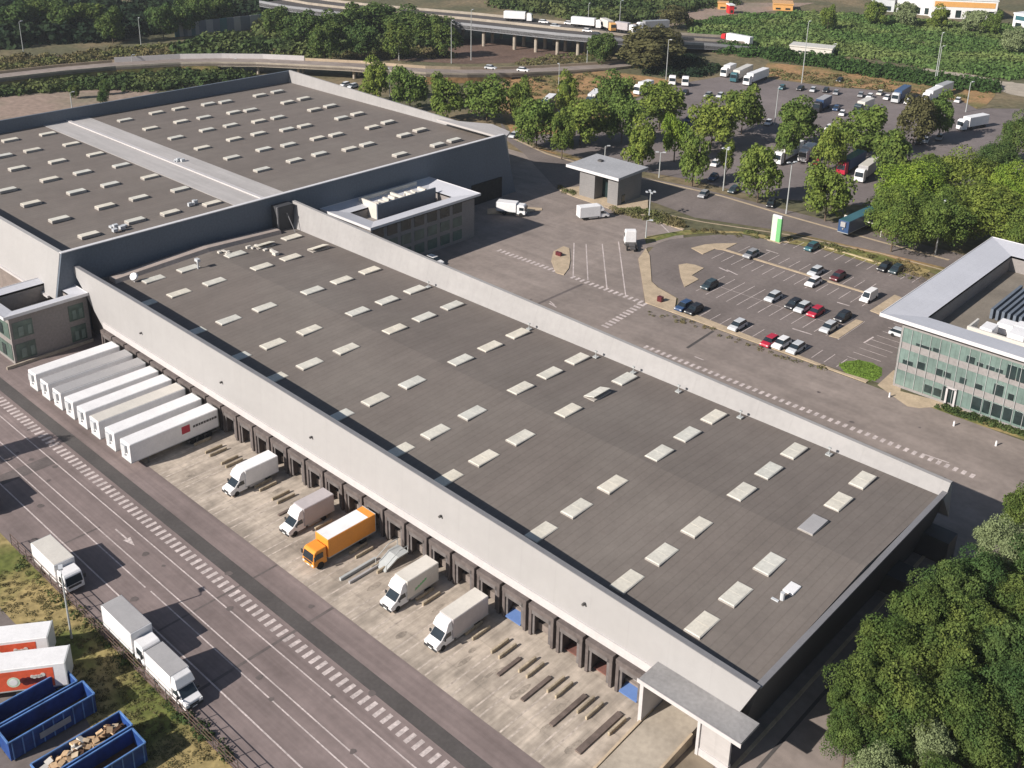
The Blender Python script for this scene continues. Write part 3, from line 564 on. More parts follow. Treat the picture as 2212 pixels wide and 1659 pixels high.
# gatehouse
kh = empty('gatehouse', (-147, 195, 0), label='small grey gatehouse with a flat oversailing roof at the yard exit', cat='gatehouse')
b = MB().box(-152.6, -148.0, 190.2, 199.6, .02, 6.7).box(-144.2, -141.2, 190.4, 199.6, .02, 6.7).box(-148.2, -144, 193.5, 199.6, .02, 6.7); H('wall', b, M['greywall'], kh)
b = MB().quadbox([(-156, 189.2, 6.7), (-140.3, 189.2, 6.7), (-140.3, 200.8, 6.9), (-156, 200.8, 6.9), (-156, 189.2, 7.3), (-140.3, 189.2, 7.3), (-140.3, 200.8, 7.6), (-156, 200.8, 7.6)]); H('roof', b, mat('gatehouse roof', (.33, .33, .34), .6, .2, .08), kh)
b = MB().box(-156.1, -140.2, 189.05, 189.2, 6.65, 7.35); H('fascia', b, M['fascia'], kh)
b = MB().box(-148, -144.2, 193.3, 193.5, .1, 6.2); H('glazing', b, M['glass'], kh)
b = MB().box(-152.0, -150.9, 196, 197, 7.55, 7.9); H('roof_hatch', b, M['darksteel'], kh)
windows(kh, [(192, 193.2)], 'e', -141.2, .3, 2.4)
# office building at the right
of = empty('office_building', (-40, 175, 0), label='three-storey office with mint green glazing and white ring roof at the right edge', cat='office')
b = MB().box(-56.6, 6, 152.9, 197, 0, 8.3).box(-56.6, 6, 152.9, 156.5, 8.3, 11.3).box(-56.6, -54.9, 156.5, 197, 8.3, 11.3); H('wall', b, M['office'], of)
ring(of, -59.8, 9, 151.6, 199.4, 5.4, 12.1, 11.4, 'metalroof', .4)
b = MB().box(-54.4, 3, 157, 194, 8.32, 8.5); H('roof_deck', b, mat('deck felt', (.19, .165, .135), .9, .2, .15), of)
fl = [(.5, 3.1), (4.3, 6.8), (8.0, 10.4)]
for k, (z0, z1) in enumerate(fl):
    b = MB().box(-56.3, 5, 152.82, 152.9, z0, z1); H('glazing_band', b, M['mint'], of)
    b = MB().box(-56.75, -56.6, 153.2, 196, z0, z1); H('glazing_band', b, M['mint'], of)
for k_ in range(38):
    xx = -56.3+k_*1.5
    H('mullion', MB().box(xx-.03, xx+.03, 152.70, 152.78, .5, 10.4), M['steel'], of)
WN = {0: [(-51.6, -50.4, .9, 2.2), (-50.1, -49.0, .9, 2.2), (-48.9, -46.9, .5, 3.0), (-44.2, -42.8, .9, 3.0), (-42.6, -41.6, .9, 3.0), (-41.4, -39.8, .9, 3.0), (-39.6, -38.4, .9, 3.0), (-38.0, -36.4, .9, 3.0), (-36, -34.6, .9, 3), (-34.3, -33, .9, 3), (-32, -30.5, .9, 3)],
      1: [(-55.6, -54.0, 4.4, 5.1), (-53.2, -52.1, 4.4, 5.6), (-50.4, -49.3, 4.4, 5.5), (-49.1, -48.0, 4.5, 5.4), (-46.6, -45.6, 4.4, 5.4), (-44.3, -43.2, 4.4, 5.2), (-41.6, -40.2, 4.4, 6.2), (-39.4, -38.6, 4.4, 5.4), (-37, -35.6, 4.4, 6.2), (-34.6, -33.2, 4.4, 6.2)],
      2: [(-54.0, -51.6, 8.1, 8.5), (-51.3, -50.2, 8.1, 8.7), (-46.2, -45.0, 8.1, 9.2), (-44.6, -43.7, 8.1, 8.7), (-43.2, -42.0, 8.1, 8.7), (-41.8, -40.8, 8.1, 8.7), (-40.3, -39.0, 7.7, 9.9), (-38.8, -37.4, 7.7, 9.9), (-36.4, -35, 8.1, 9.2)]}
for k, l in WN.items():
    for (a, c, z0, z1) in l: b = MB().box(a, c, 152.74, 152.82, z0, z1); H('window', b, M['glass'], of)
for z0, z1 in fl: windows(of, [(155+i*4.5, 157.5+i*4.5) for i in range(8)], 'e', -56.83, z0+.2, z1-.6)
b = MB().box(-48.2, -47.9, 152.4, 152.72, .2, 3.1).box(-46.9, -46.6, 152.4, 152.72, .2, 3.1).box(-48.2, -46.6, 152.4, 152.72, 3.0, 3.2); H('door_frame', b, M['trim'], of)
b = MB().box(-48.8, 3, 158.7, 159.1, 8.5, 11.2).box(-48.8, -48.5, 159.1, 163, 8.5, 11.1); H('plant_screen', b, M['pcream'], of)
q = MB()
for k in range(22): q.box(-49.2+k*.9, -48.75+k*.9, 170.2-k*.0, 184, 8.55, 10.3)
H('vent_louvre', q, M['bluewall'], of)
for (a, c, y0, y1, z) in ((-47.5, -45.6, 160.5, 163.5, 11.8), (-46.5, -44, 165.5, 168, 11.2), (-43.5, -41, 161, 164.5, 12), (-44, -40, 166, 168.5, 11.4), (-39.5, -36.5, 161, 166, 11.8)):
    b = MB().box(a, c, y0, y1, 8.5, z-.9); H('air_unit', b, M['pwhite'], of, .08)

# ================================================================ VEHICLES
def wheelmesh(r=.5, w=.28):
    return MB().cyl((0, -w/2, 0), (0, w/2, 0), r, n=14).mesh('wheel', M['tyre']), MB().cyl((0, -w/2-.02, 0), (0, w/2+.02, 0), r*.5, n=10).mesh('rim', M['rim'])
WH = {r: wheelmesh(r, w) for r, w in ((.5, .3), (.36, .24), (.32, .21))}
def wheel(par, x, y, r):
    o = add('wheel', WH[r][0], None, par, loc=(x, y, r)); return o
CACHE = {}
def part(par, name, key, fn, mname, bevel=0):
    if key not in CACHE: CACHE[key] = fn().mesh(name, M['pwhite'], bevel)
    o = bpy.data.objects.new(name, CACHE[key]); COL.objects.link(o); o.parent = par
    o.material_slots[0].link = 'OBJECT'; o.material_slots[0].material = M[mname]; return o
def trailer(x, y, rz, label, group=None, body='pwhite', roof=None, L=13.6, wheels=True, z=0, cat='trailer'):
    t = empty('semi_trailer', (x, y, z), rz, label, cat, group)       # local +x is the front of the trailer
    part(t, 'box_body', f'tb{L}', lambda: MB().box(-L/2, L/2, -1.275, 1.275, 1.15, 3.95), body, .05)
    part(t, 'roof_panel', f'tr{L}', lambda: MB().box(-L/2+.1, L/2-.1, -1.2, 1.2, 3.95, 3.99), roof or body)
    part(t, 'chassis', f'tc{L}', lambda: MB().box(-L/2+.2, L/2-.4, -.5, .5, .85, 1.13).box(-L/2+.3, -L/2+5, -1.2, 1.2, .5, .8), 'darksteel')
    part(t, 'cooling_unit', f'tk{L}', lambda: MB().box(L/2, L/2+.35, -.55, .55, 2.6, 3.7).cyl((L/2+.1, 0, 2.0), (L/2+.1, .0, 2.25), .2), 'psilver' if body == 'pwhite' else 'greybox')
    part(t, 'box_rail', f'tbr{L}', lambda: MB().box(-L/2-.02, L/2+.02, -1.29, 1.29, 1.14, 1.26), 'steel'); part(t, 'rear_frame', f'trf{L}', lambda: MB().box(-L/2-.03, -L/2+.1, -1.29, 1.29, 1.15, 3.98), 'steel')
    if wheels:
        for k in range(3):
            for s in (-1, 1): wheel(t, -L/2+1.6+k*1.3, s*1.05, .5)
    for s in (-1, 1): part(t, 'landing_leg', f'll{L}{s}', lambda: MB().box(L/2-2.7, L/2-2.5, s*.95-.08, s*.95+.08, .02, 1.1), 'darksteel')
    return t
def rigid(x, y, rz, label, group=None, body='pwhite', cab='pwhite', L=8.2, H_=3.4, roof=None, cat='lorry', z=0):
    t = empty('box_truck', (x, y, z), rz, label, cat, group); c = 1.75                        # centre at middle, +x is the cab
    f = L/2
    part(t, 'box_body', f'rb{L}{H_}', lambda: MB().box(-f, f-c-.35, -1.22, 1.22, .95, H_), body, .05)
    part(t, 'roof_panel', f'rr{L}{H_}', lambda: MB().box(-f+(1.1 if body == 'orange' else .08), f-c-.45, -1.14, 1.14, H_, H_+.03), roof or body)
    part(t, 'cab', f'rc{L}', lambda: MB().prof([(f-c-.2, .55), (f, .55), (f+.02, 1.35), (f-.22, 2.45), (f-.5, 2.65), (f-c-.2, 2.7)], -1.12, 1.12, .1), cab, .06)
    part(t, 'windscreen', f'rw{L}', lambda: MB().quadbox([(f+.0, -.95, 1.42), (f+.06, -.95, 1.42), (f+.06, .95, 1.42), (f+.0, .95, 1.42), (f-.26, -.88, 2.32), (f-.18, -.88, 2.32), (f-.18, .88, 2.32), (f-.26, .88, 2.32)]), 'carglass')
    for s in (-1, 1):
        part(t, 'side_window', f'rs{L}{s}', lambda: MB().box(f-c+.35, f-.35, s*1.1-.03, s*1.1+.03, 1.5, 2.2), 'carglass')
        part(t, 'mirror', f'rm{L}{s}', lambda: MB().box(f-.15, f-.02, s*1.25-.12, s*1.25+.12, 1.6, 2.1), 'black')
        part(t, 'headlight', f'rh{L}{s}', lambda: MB().box(f, f+.04, s*.85-.16, s*.85+.16, .75, .95), 'lightglass')
    part(t, 'chassis', f'rx{L}', lambda: MB().box(-f+.1, f-.4, -.5, .5, .55, .93).box(-f+.8, -f+1.5, -1.1, 1.1, .45, .9), 'darksteel')
    part(t, 'grille', f'rgr{L}', lambda: MB().box(f+.0, f+.04, -.75, .75, 1.0, 1.3), 'black'); part(t, 'number_plate', f'rnp{L}', lambda: MB().box(f+.02, f+.05, -.26, .26, .6, .72), 'lightglass')
    part(t, 'box_rail', f'rbr{L}{H_}', lambda: MB().box(-f-.02, f-c-.34, -1.235, 1.235, .94, 1.06), 'steel'); part(t, 'top_rail', f'rtr{L}{H_}', lambda: MB().box(-f-.02, -f+.08, -1.235, 1.235, .95, H_+.02), 'steel')
    for s in (-1, 1): wheel(t, f-.95, s*.98, .5); wheel(t, -f+1.9, s*.98, .5)
    return t
def luton(x, y, rz, label, group=None, body='pwhite', cab='pwhite', L=7.2, H_=3.2, roof=None):
    t = empty('box_van', (x, y, 0), rz, label, 'van', group); f = L/2
    part(t, 'box_body', f'lb{L}', lambda: MB().box(-f, f-2.35, -1.08, 1.08, .75, H_), body, .05)
    part(t, 'roof_panel', f'lr{L}', lambda: MB().box(-f+.06, f-2.4, -1.02, 1.02, H_, H_+.03), roof or body)
    part(t, 'nose_cone', f'ln{L}', lambda: MB().prof([(f-2.34, 1.95), (f-1.55, 1.95), (f-1.3, 2.2), (f-1.75, 3.0), (f-2.34, H_)], -1.08, 1.08, .16), cab, .05)
    part(t, 'cab', f'lc{L}', lambda: MB().prof([(f-2.6, .4), (f-.02, .4), (f, .75), (f-.1, 1.05), (f-.75, 1.28), (f-1.55, 2.0), (f-2.3, 2.05), (f-2.6, 2.05)], -1.0, 1.0, .14), cab, .05)
    part(t, 'windscreen', f'lw{L}', lambda: MB().quadbox([(f-.82, -.84, 1.27), (f-.72, -.84, 1.3), (f-.72, .84, 1.3), (f-.82, .84, 1.27), (f-1.5, -.78, 1.9), (f-1.42, -.78, 1.97), (f-1.42, .78, 1.97), (f-1.5, .78, 1.9)]), 'carglass')
    for s in (-1, 1):
        part(t, 'side_window', f'ls{L}{s}', lambda: MB().quadbox([(f-2.2, s*.97-.03, 1.3), (f-1.0, s*.97-.03, 1.3), (f-1.0, s*.97+.03, 1.3), (f-2.2, s*.97+.03, 1.3), (f-2.1, s*.93-.03, 1.85), (f-1.6, s*.93-.03, 1.85), (f-1.6, s*.93+.03, 1.85), (f-2.1, s*.93+.03, 1.85)]), 'carglass')
        part(t, 'headlight', f'lh{L}{s}', lambda: MB().box(f-.2, f+.02, s*.8-.14, s*.8+.14, .78, .98), 'lightglass')
        part(t, 'mirror', f'lm{L}{s}', lambda: MB().box(f-1.15, f-1.0, s*1.12-.12, s*1.12+.12, 1.3, 1.65), 'black')
    part(t, 'bumper', f'lu{L}', lambda: MB().box(f-.05, f+.06, -.95, .95, .35, .6), 'black')
    part(t, 'grille', f'lgr{L}', lambda: MB().box(f-.02, f+.03, -.5, .5, .66, .86), 'black'); part(t, 'number_plate', f'lnp{L}', lambda: MB().box(f+.06, f+.08, -.26, .26, .42, .54), 'lightglass')
    part(t, 'side_skirt', f'lsk{L}', lambda: MB().box(-f+2.3, f-2.9, -1.06, 1.06, .42, .7), 'greybox'); part(t, 'box_rail', f'lbr{L}', lambda: MB().box(-f-.02, f-2.33, -1.095, 1.095, .74, .84), 'steel')
    for s in (-1, 1): wheel(t, f-.95, s*.88, .36); wheel(t, -f+1.6, s*.88, .36)
    return t
def car(x, y, rz, label, col, group=None, L=4.2, kind='hatch', cat='car', z=0.02, name='parked_car'):
    t = empty(name, (x, y, z), rz, label, cat, group); f = L/2; van = kind == 'van'; h = 1.9 if van else 1.48
    part(t, 'body', f'cb{L}{kind}', lambda: MB().prof([(-f, .3), (f, .3), (f+.02, .55), (f-.15, .78), (f-.9, .92), (-f+.1, .95), (-f-.02, .6)], -.88, .88, .1), col, .05)
    a = [(f-1.0, .9), (f-1.65, h-.05), (-f+.55, h-.03), (-f+.1, .93)] if not van else [(f-.7, .9), (f-1.4, h-.03), (-f+.1, h), (-f+.02, .93)]
    part(t, 'cabin_glass' if not van else 'upper_body', f'cg{L}{kind}', lambda: MB().prof(a, -.8, .8, .16), 'carglass' if not van else col)
    xs = (a[1][0]-.02, a[2][0]+.02)
    part(t, 'roof', f'cr{L}{kind}', lambda: MB().box(min(xs), max(xs), -.64, .64, h-.06, h+.02), col, .02)
    part(t, 'windscreen', f'cw{L}{kind}', lambda: MB().quadbox([(a[0][0]-.1, -.7, 1.0), (a[0][0]-.02, -.7, 1.0), (a[0][0]-.02, .7, 1.0), (a[0][0]-.1, .7, 1.0), (a[1][0]-.04, -.6, h-.08), (a[1][0]+.06, -.6, h-.08), (a[1][0]+.06, .6, h-.08), (a[1][0]-.04, .6, h-.08)]), 'carglass')
    for s in (-1, 1):
        wheel(t, f-.8, s*.78, .32); wheel(t, -f+.8, s*.78, .32)
        part(t, 'headlight', f'ch{L}{s}', lambda: MB().box(f-.12, f+.03, s*.62-.15, s*.62+.15, .58, .72), 'lightglass')
    return t
def tractor(x, y, rz, label, col='pwhite', group=None):
    t = empty('tractor_unit', (x, y, 0), rz, label, 'lorry cab', group)
    part(t, 'cab', 'tcab', lambda: MB().prof([(.8, .5), (2.95, .5), (3.0, 1.5), (2.8, 3.1), (2.2, 3.5), (.8, 3.5)], -1.22, 1.22, .1), col, .08)
    part(t, 'windscreen', 'tcw', lambda: MB().quadbox([(2.93, -1.05, 1.7), (3.02, -1.05, 1.7), (3.02, 1.05, 1.7), (2.93, 1.05, 1.7), (2.78, -1, 2.8), (2.88, -1, 2.8), (2.88, 1, 2.8), (2.78, 1, 2.8)]), 'carglass')
    part(t, 'chassis', 'tcc', lambda: MB().box(-2.9, .9, -.5, .5, .6, .95).box(-1.9, -.6, -.6, .6, .95, 1.15).box(-.2, .7, -1.2, 1.2, .4, 1.0), 'darksteel')
    for s in (-1, 1):
        wheel(t, 1.9, s*1.02, .5); wheel(t, -1.6, s*1.02, .5)
        part(t, 'side_window', f'tcs{s}', lambda: MB().box(1.6, 2.5, s*1.18-.03, s*1.18+.03, 1.8, 2.6), 'carglass')
    return t
# docked trailers
G1 = 'white semi-trailers backed onto the docks'
tx = [-150.8, -146.7, -142.7, -138.9, -135.1, -131.3, -126.9, -122.7]
tl = ['leftmost docked trailer, clean white box next to the glazed block', 'grey-roofed docked trailer, second from the left', 'bluish grey-roofed docked trailer, third from the left', 'white docked trailer just right of the two grey-roofed ones', 'white docked trailer in the middle of the row with a wide roof', 'white docked trailer third from the right with a greenish flank', 'white docked trailer between the greenish one and the one with the red badge', 'nearest docked white trailer with a red badge and dark lettering on its side']
for i, (X, l) in enumerate(zip(tx, tl)):
    t = trailer(X+1.05, 62.8, R(-90), l, G1, roof=('greybox' if i in (1, 2) else 'pcream' if i in (5,) else 'pwhite'))
    if i == 7:
        q = MB()
        for k in range(3):
            for j in range(3): q.box(-2.2+j*.42, -1.85+j*.42, 1.275, 1.295, 2.35+k*.36, 2.66+k*.36) if (k, j) != (1, 1) else None
        q.box(-2.28, -.98, 1.275, 1.285, 2.28, 3.45)
        o = add('side_badge', q, M['pred'], t)
        q = MB(); xx = -2.75
        for w_ in (.35, .4, .3, .38, .35, .42, .3, .36, .4): q.box(xx-w_, xx, 1.275, 1.29, 2.65, 3.0); xx -= w_+.07
        add('side_lettering', q, M['darksteel'], t)
# vans and lorry on the apron  (front towards -Y)
luton(-106.3, 65.4, R(-90), 'white box van with a clean white roof, nearest the row of trailers', 'white vans on the dock apron', L=7.5)
luton(-94.0, 65.4, R(-90), 'white cabbed van with a mauve-grey box beside the orange lorry', 'white vans on the dock apron', body='mauve', L=7.0)
rigid(-86.85, 64.9, R(-90), 'bright orange lorry with a white roof backed onto a dock', None, body='orange', cab='orange', roof='pwhite', L=9.4, H_=3.5)
v = luton(-74.7, 65.3, R(-90), 'white box van with a green leaf mark on its grey side', 'white vans on the dock apron', body='pcream', L=7.2)
q = MB(); 
for k in range(5): q.quadbox([(-.2-k*.35, 1.08, 1.5+.12*k), (.15-k*.35, 1.08, 1.4+.12*k), (.15-k*.35, 1.1, 1.4+.12*k), (-.2-k*.35, 1.1, 1.5+.12*k), (-.3-k*.35, 1.08, 1.7+.13*k), (.0-k*.35, 1.08, 1.75+.13*k), (.0-k*.35, 1.1, 1.75+.13*k), (-.3-k*.35, 1.1, 1.7+.13*k)])
add('leaf_mark', q, M['green'], v)
luton(-66.6, 64.9, R(-90), 'white box van with a cream roof, nearest the covered ramp', 'white vans on the dock apron', body='mauve', roof='pcream', L=7.8)
# steps and pallets by the orange lorry
st = empty('steel_steps', (-80.6, 67.6, .02), 0, 'grey steel steps and platform standing beside the orange lorry', 'steps')
add('platform', MB().box(-1.0, 1.0, .4, 2.0, 1.0, 1.15), M['steel'], st); add('stair_flight', MB().quadbox([(-.9, -1.6, 0), (.9, -1.6, 0), (.9, .4, .9), (-.9, .4, .9), (-.9, -1.6, .2), (.9, -1.6, .2), (.9, .4, 1.12), (-.9, .4, 1.12)]), M['steel'], st)
for s in (-1, 1): add('handrail', MB().cyl((s*.95, -1.5, 1.0), (s*.95, .5, 2.0), .05).cyl((s*.95, .5, 2.0), (s*.95, 1.9, 2.0), .05).cyl((s*.95, 1.9, 1.1), (s*.95, 1.9, 2.0), .05).cyl((s*.95, -1.5, .1), (s*.95, -1.5, 1.), .05), M['steel'], st)
tag(add('steel_beam', MB().box(-82.6, -82.25, 61.4, 66.8, .02, .4), M['steel'], None, .02), 'long grey steel beam lying on the apron left of the other beam', 'beam', 'steel beams beside the orange lorry')
tag(add('steel_beam', MB().box(-81.4, -81.1, 61.8, 66.9, .02, .35), M['greybox'], None, .02), 'long grey steel beam lying on the apron nearer the leaf-marked van', 'beam', 'steel beams beside the orange lorry')
# lorries by the fence (front towards +X)
G2 = 'white lorries parked along the fence'
rigid(-106.2, 39.2, 0, 'small white lorry parked alone by the fence with a cream roof', G2, L=8.0, H_=3.3, roof='pcream')
rigid(-89.9, 39.6, 0, 'larger white lorry with a grey two-tone roof, in front of another by the fence', G2, L=8.4, H_=3.5, roof='greybox')
luton(-81.2, 39.3, 0, 'white van with a grey roof parked nose out at the front of the fence row', G2, L=7.4, roof='greybox')
rigid(-127.5, 38.6, 0, 'white lorry cut off by the left edge of the picture', G2, L=7.6, H_=3.2)
# refrigerated trailers in the container yard
a = math.atan2(4.0, 2.9)
def artrailer(x, y, rz, label):
    t = trailer(x, y, rz, label, 'trailers with red painted sides at the lower left', L=12.4)
    q = MB().box(-5.0, 5.8, 1.277, 1.295, 1.3, 3.6); add('side_panel', q, M['red2'], t)
    q = MB().cyl((-1.2, 1.29, 2.3), (-1.2, 1.31, 2.3), .62, n=20); o = add('round_emblem', q, M['palegreen'], t)
    q = MB().cyl((-1.2, 1.30, 2.3), (-1.2, 1.33, 2.3), .4, n=20); add('emblem_centre', q, M['pwhite'], t)
    q = MB()
    for k in range(9): xx = -3.9+k*.22; zz = 2.3+rnd.uniform(-.22, .22); q.cyl((xx, 1.29, zz), (xx, 1.315, zz), rnd.uniform(.25, .4), n=9)
    add('fruit_picture', q, M['pmaroon'], t)
    q = MB()
    for k in range(6): xx = -4.0+k*.2; zz = 2.75+rnd.uniform(-.1, .1); q.cyl((xx, 1.30, zz), (xx, 1.325, zz), rnd.uniform(.16, .25), n=9)
    add('fruit_picture', q, M['pcream'], t)
    return t
def between(p, q): p = Vector(p); q = Vector(q); return (p+q)/2, math.atan2(q.y-p.y, q.x-p.x), (q-p).length
u = Vector((2.9, 4.0, 0)).normalized(); nrm = Vector((-u.y, u.x, 0))
near = Vector((-88.3, 31.7, 0)); c_ = near - u*6.2 + nrm*1.27
artrailer(c_.x, c_.y, math.atan2(u.y, u.x)+math.pi, 'white-topped trailer with a red fruit advert on its side, behind the blue skips')
c2_ = Vector((-92.9, 31.7, 0)) - u*6.2 + nrm*1.27
artrailer(c2_.x-.1, c2_.y+.4, math.atan2(u.y, u.x)+math.pi, 'white-topped trailer with a red side, farther one of the two at the lower left')
# blue skips
def skip(x, y, rz, L, label, fill):
    t = empty('skip_container', (x, y, .01), rz, label, 'skip', 'open blue skips at the lower left'); w = 1.2; h = 2.3; f = L/2; th = .08
    add('side_wall', MB().box(-f, f, -w, -w+th, .2, h), M['bluep'], t); add('side_wall', MB().box(-f, f, w-th, w, .2, h), M['bluep'], t)
    add('end_wall', MB().box(-f, -f+th, -w+th, w-th, .2, h), M['bluep'], t); add('end_wall', MB().box(f-th, f, -w+th, w-th, .2, h), M['bluep'], t)
    add('floor', MB().box(-f+th, f-th, -w+th, w-th, .2, .35), M['bluep'], t)
    q = MB()
    for s in (-1, 1):
        q.box(-f, f, s*w-.07, s*w+.07, h, h+.14)
        for k in range(9): xx = -f+.3+k*(L-.6)/8; q.box(xx-.05, xx+.05, s*(w+.05)-.05, s*(w+.05)+.05, .25, h)
    q.box(-f-.07, -f+.07, -w, w, h, h+.14).box(f-.07, f+.07, -w, w, h, h+.14)
    add('rim', q, mat('worn blue rim', (.10, .20, .42), .5, .8, .3), t)
    add('runner', MB().box(-f, f, -.6, -.45, 0, .2).box(-f, f, .45, .6, 0, .2), M['darksteel'], t)
    q = MB(); q.box(-f+.1, f-.1, -w+.1, w-.1, .36, .5+fill); o = add('load', q, M['rustfill'], t)
    return t
skip(-88.0, 27.7, R(90), 8.6, 'empty blue skip with rusty floor, farthest of the skips beside the red trailer', .05)
s2 = skip(-85.2, 28.2, R(90), 8.4, 'open blue skip with a pale label on its near side', .1)
add('side_label', MB().box(-1.4, 1.6, -1.35, -1.3, .9, 1.6), M['pgrey'], s2)
s3 = skip(-79.0, 28.7, R(90), 8.6, 'blue skip heaped with cardboard boxes at the bottom edge', .9)
skip(-76.2, 28.4, R(90), 8.8, 'nearest blue skip at the bottom edge with scraps inside', .3)
cb = empty('cardboard_heap', (-79.0, 28.7, 1.2), 0, 'heap of flattened brown cardboard boxes in the skip at the bottom edge', 'cardboard')
for k in range(85):
    q = MB().box(-rnd.uniform(.1, .4), rnd.uniform(.1, .4), -rnd.uniform(.12, .5), rnd.uniform(.12, .5), 0, rnd.uniform(.03, .22)); o = add('cardboard_box', q, M['card'] if k % 3 else (M['pcream'], M['rustfill'], M['kerb'])[k//3 % 3], cb)
    o.location = (rnd.uniform(-.75, .75), rnd.uniform(-3.7, 3.2), rnd.uniform(.2, 1.1)); o.rotation_euler = (rnd.uniform(-.4, .4), rnd.uniform(-.4, .4), rnd.uniform(0, 3))
# yard vehicles
def vb(fn, pf, pr, label, **kw):
    a = gp(*pf); c = gp(*pr); mid, rz, L = between(c, a)
    return fn(mid.x, mid.y, rz, label, **kw)
vb(rigid, (1133, 466), (1078, 460), 'small white lorry with a box body halted near the middle block', L=6.8, H_=3.0)
vb(luton, (1313, 468), (1248, 475), 'white high-sided box van crossing the yard in front of the gatehouse', L=7.4)
vb(tractor, (1357, 519), (1369, 552), 'white lorry cab without a trailer parked by the kerb', col='pwhite')
# visitors cars
k = lambda x, y: gp(1428.6+x*.2083, 489.6+y*.2083, .5)
CARS = [(930, 290, 'pgrey', 'grey car alone in the upper bays beside the long kerb', 'hatch'), (1560, 215, 'pteal', 'dark teal car parked against the far kerb near the green sign', 'hatch'),
 (1600, 470, 'psilver', 'silver car above the long kerb, nose to nose with a white one', 'hatch'), (1575, 580, 'pwhite', 'white car below the long kerb, nose to nose with a silver one', 'hatch'),
 (1830, 520, 'pmaroon', 'dark maroon car just above the long kerb', 'hatch'), (2150, 735, 'pwhite', 'small white van at the end of the long kerb', 'van'),
 (500, 610, 'pdark', 'dark green car at the left end of the middle bays', 'hatch'), (1160, 735, 'psilver', 'silver estate in the middle bays, left of the black car', 'hatch'),
 (1370, 810, 'pblack', 'black car in the middle bays beside the silver and red ones', 'hatch'), (1465, 845, 'psilver', 'silver car squeezed between the black and the red car', 'hatch'),
 (1600, 890, 'pred', 'bright red car in the middle bays', 'hatch'), (1880, 940, 'pblack', 'black car beside the yellow island at the end of the middle bays', 'hatch'),
 (1735, 1050, 'psilver', 'silver grey car diagonally below the black one by the yellow island', 'hatch'), (235, 830, 'pblue', 'dark blue car at the left end of the lower bays', 'hatch'),
 (340, 865, 'pblack', 'black car beside the dark blue one in the lower bays', 'hatch'), (790, 1030, 'psilver', 'silver car alone in the middle of the lower bays', 'hatch'),
 (1125, 1195, 'pred', 'small red car mostly hidden by the hedge in the lower bays', 'hatch'), (1245, 1215, 'pwhite', 'white car in the lower bays beside a silver one', 'hatch'), (1395, 1265, 'psilver', 'silver car right of the white one in the lower bays', 'hatch')]
for i, (x, y, c, l, kd) in enumerate(CARS):
    p = k(x, y); car(p.x, p.y, R(-90) if y != 810 else R(-90), l, c, 'cars in the visitors car park', kind=kd, L=4.2 if kd == 'hatch' else 4.6)
for x, y, c, l in ((1911, 577, 'pblack', 'black car in the last upper bay by the cycle racks'), (1936, 582, 'pdark', 'dark blue car beside the black one by the cycle racks')):
    p = gp(x, y, .6); car(p.x, p.y, R(-90), l, c, 'cars in the visitors car park')
p = gp(1948, 722, .6); car(p.x, p.y, 0, 'silver car half hidden behind the office corner', 'psilver', 'cars in the visitors car park')
p = gp(938, 563, .6); car(p.x, p.y, 0, 'white car parked in the shade close to the far side of the front warehouse', 'pwhite', None)
# lorry park vehicles
def tr(front, rear, label, cab="pwhite", body="pwhite", L=13.6, roof=None, z=0, group="lorries in the far lorry park"):
    a = gp(*front, z+1); c = gp(*rear, z+1); u_ = (c-a).normalized(); rz = math.atan2(-u_.y, -u_.x)
    t = empty("articulated_lorry", (a.x, a.y, z), rz, label, "lorry", group)
    c0 = part(t, 'cab', 'alc', lambda: MB().prof([(-2.2, .5), (-.05, .5), (0, 1.5), (-.2, 3.1), (-.8, 3.5), (-2.2, 3.5)], -1.22, 1.22, .1), cab, .08)
    part(c0, 'windscreen', 'alw', lambda: MB().quadbox([(-.06, -1.05, 1.7), (.02, -1.05, 1.7), (.02, 1.05, 1.7), (-.06, 1.05, 1.7), (-.22, -1, 2.9), (-.12, -1, 2.9), (-.12, 1, 2.9), (-.22, 1, 2.9)]), 'carglass')
    part(t, 'trailer_box', f'alb{L}', lambda: MB().box(-3-L, -2.9, -1.27, 1.27, 1.1, 3.95), body, .05)
    part(t, 'roof_panel', f'alr{L}', lambda: MB().box(-2.9-L, -3.0, -1.2, 1.2, 3.95, 3.99), roof or body)
    part(t, 'chassis', f'alx{L}', lambda: MB().box(-2.7-L, -.6, -.5, .5, .6, 1.08), 'darksteel')
    for s in (-1, 1):
        for xw in (-1.1, -4.3, -L-.2, -L-1.5): wheel(t, xw, s*1.05, .5)
    return t
tr((1611, 180), (1680, 153), 'nearer of the two long white lorries at the top of the lorry park', L=13.6)
tr((1583, 173), (1635, 148), 'long white lorry behind its twin at the top of the lorry park', cab='pteal', body='pcream', L=13.6)
tr((1562, 162), (1590, 150), 'short dusty white lorry left of the two long ones', L=6)
tr((1932, 218), (1982, 187), 'dark blue lorry parked in the upper right of the lorry park', cab='psilver', body='pblue', L=11)
tr((1998, 218), (2045, 196), 'white lorry behind a tree right of the dark blue one', L=10, cab='pwhite')
tr((2018, 206), (2068, 186), 'grey-roofed white lorry farthest right in the upper row', L=10, roof='greybox')
tr((1762, 238), (1800, 217), 'dark lorry with a pale roof in the middle of the lorry park', cab='pblack', body='pblue', roof='greybox', L=8)
tr((1850, 243), (1890, 225), 'cream-roofed lorry showing above a tree', cab='pdark', body='pcream', L=8)
tr((1677, 350), (1748, 312), 'long white lorry between the trees near the access road', cab='pwhite', L=12)
tr((1732, 345), (1760, 325), 'short white box lorry beside the long white one', L=5)
tr((1815, 372), (1878, 336), 'red-cabbed lorry with a dark teal trailer', cab='pred', body='pblue', L=11, roof='pteal')
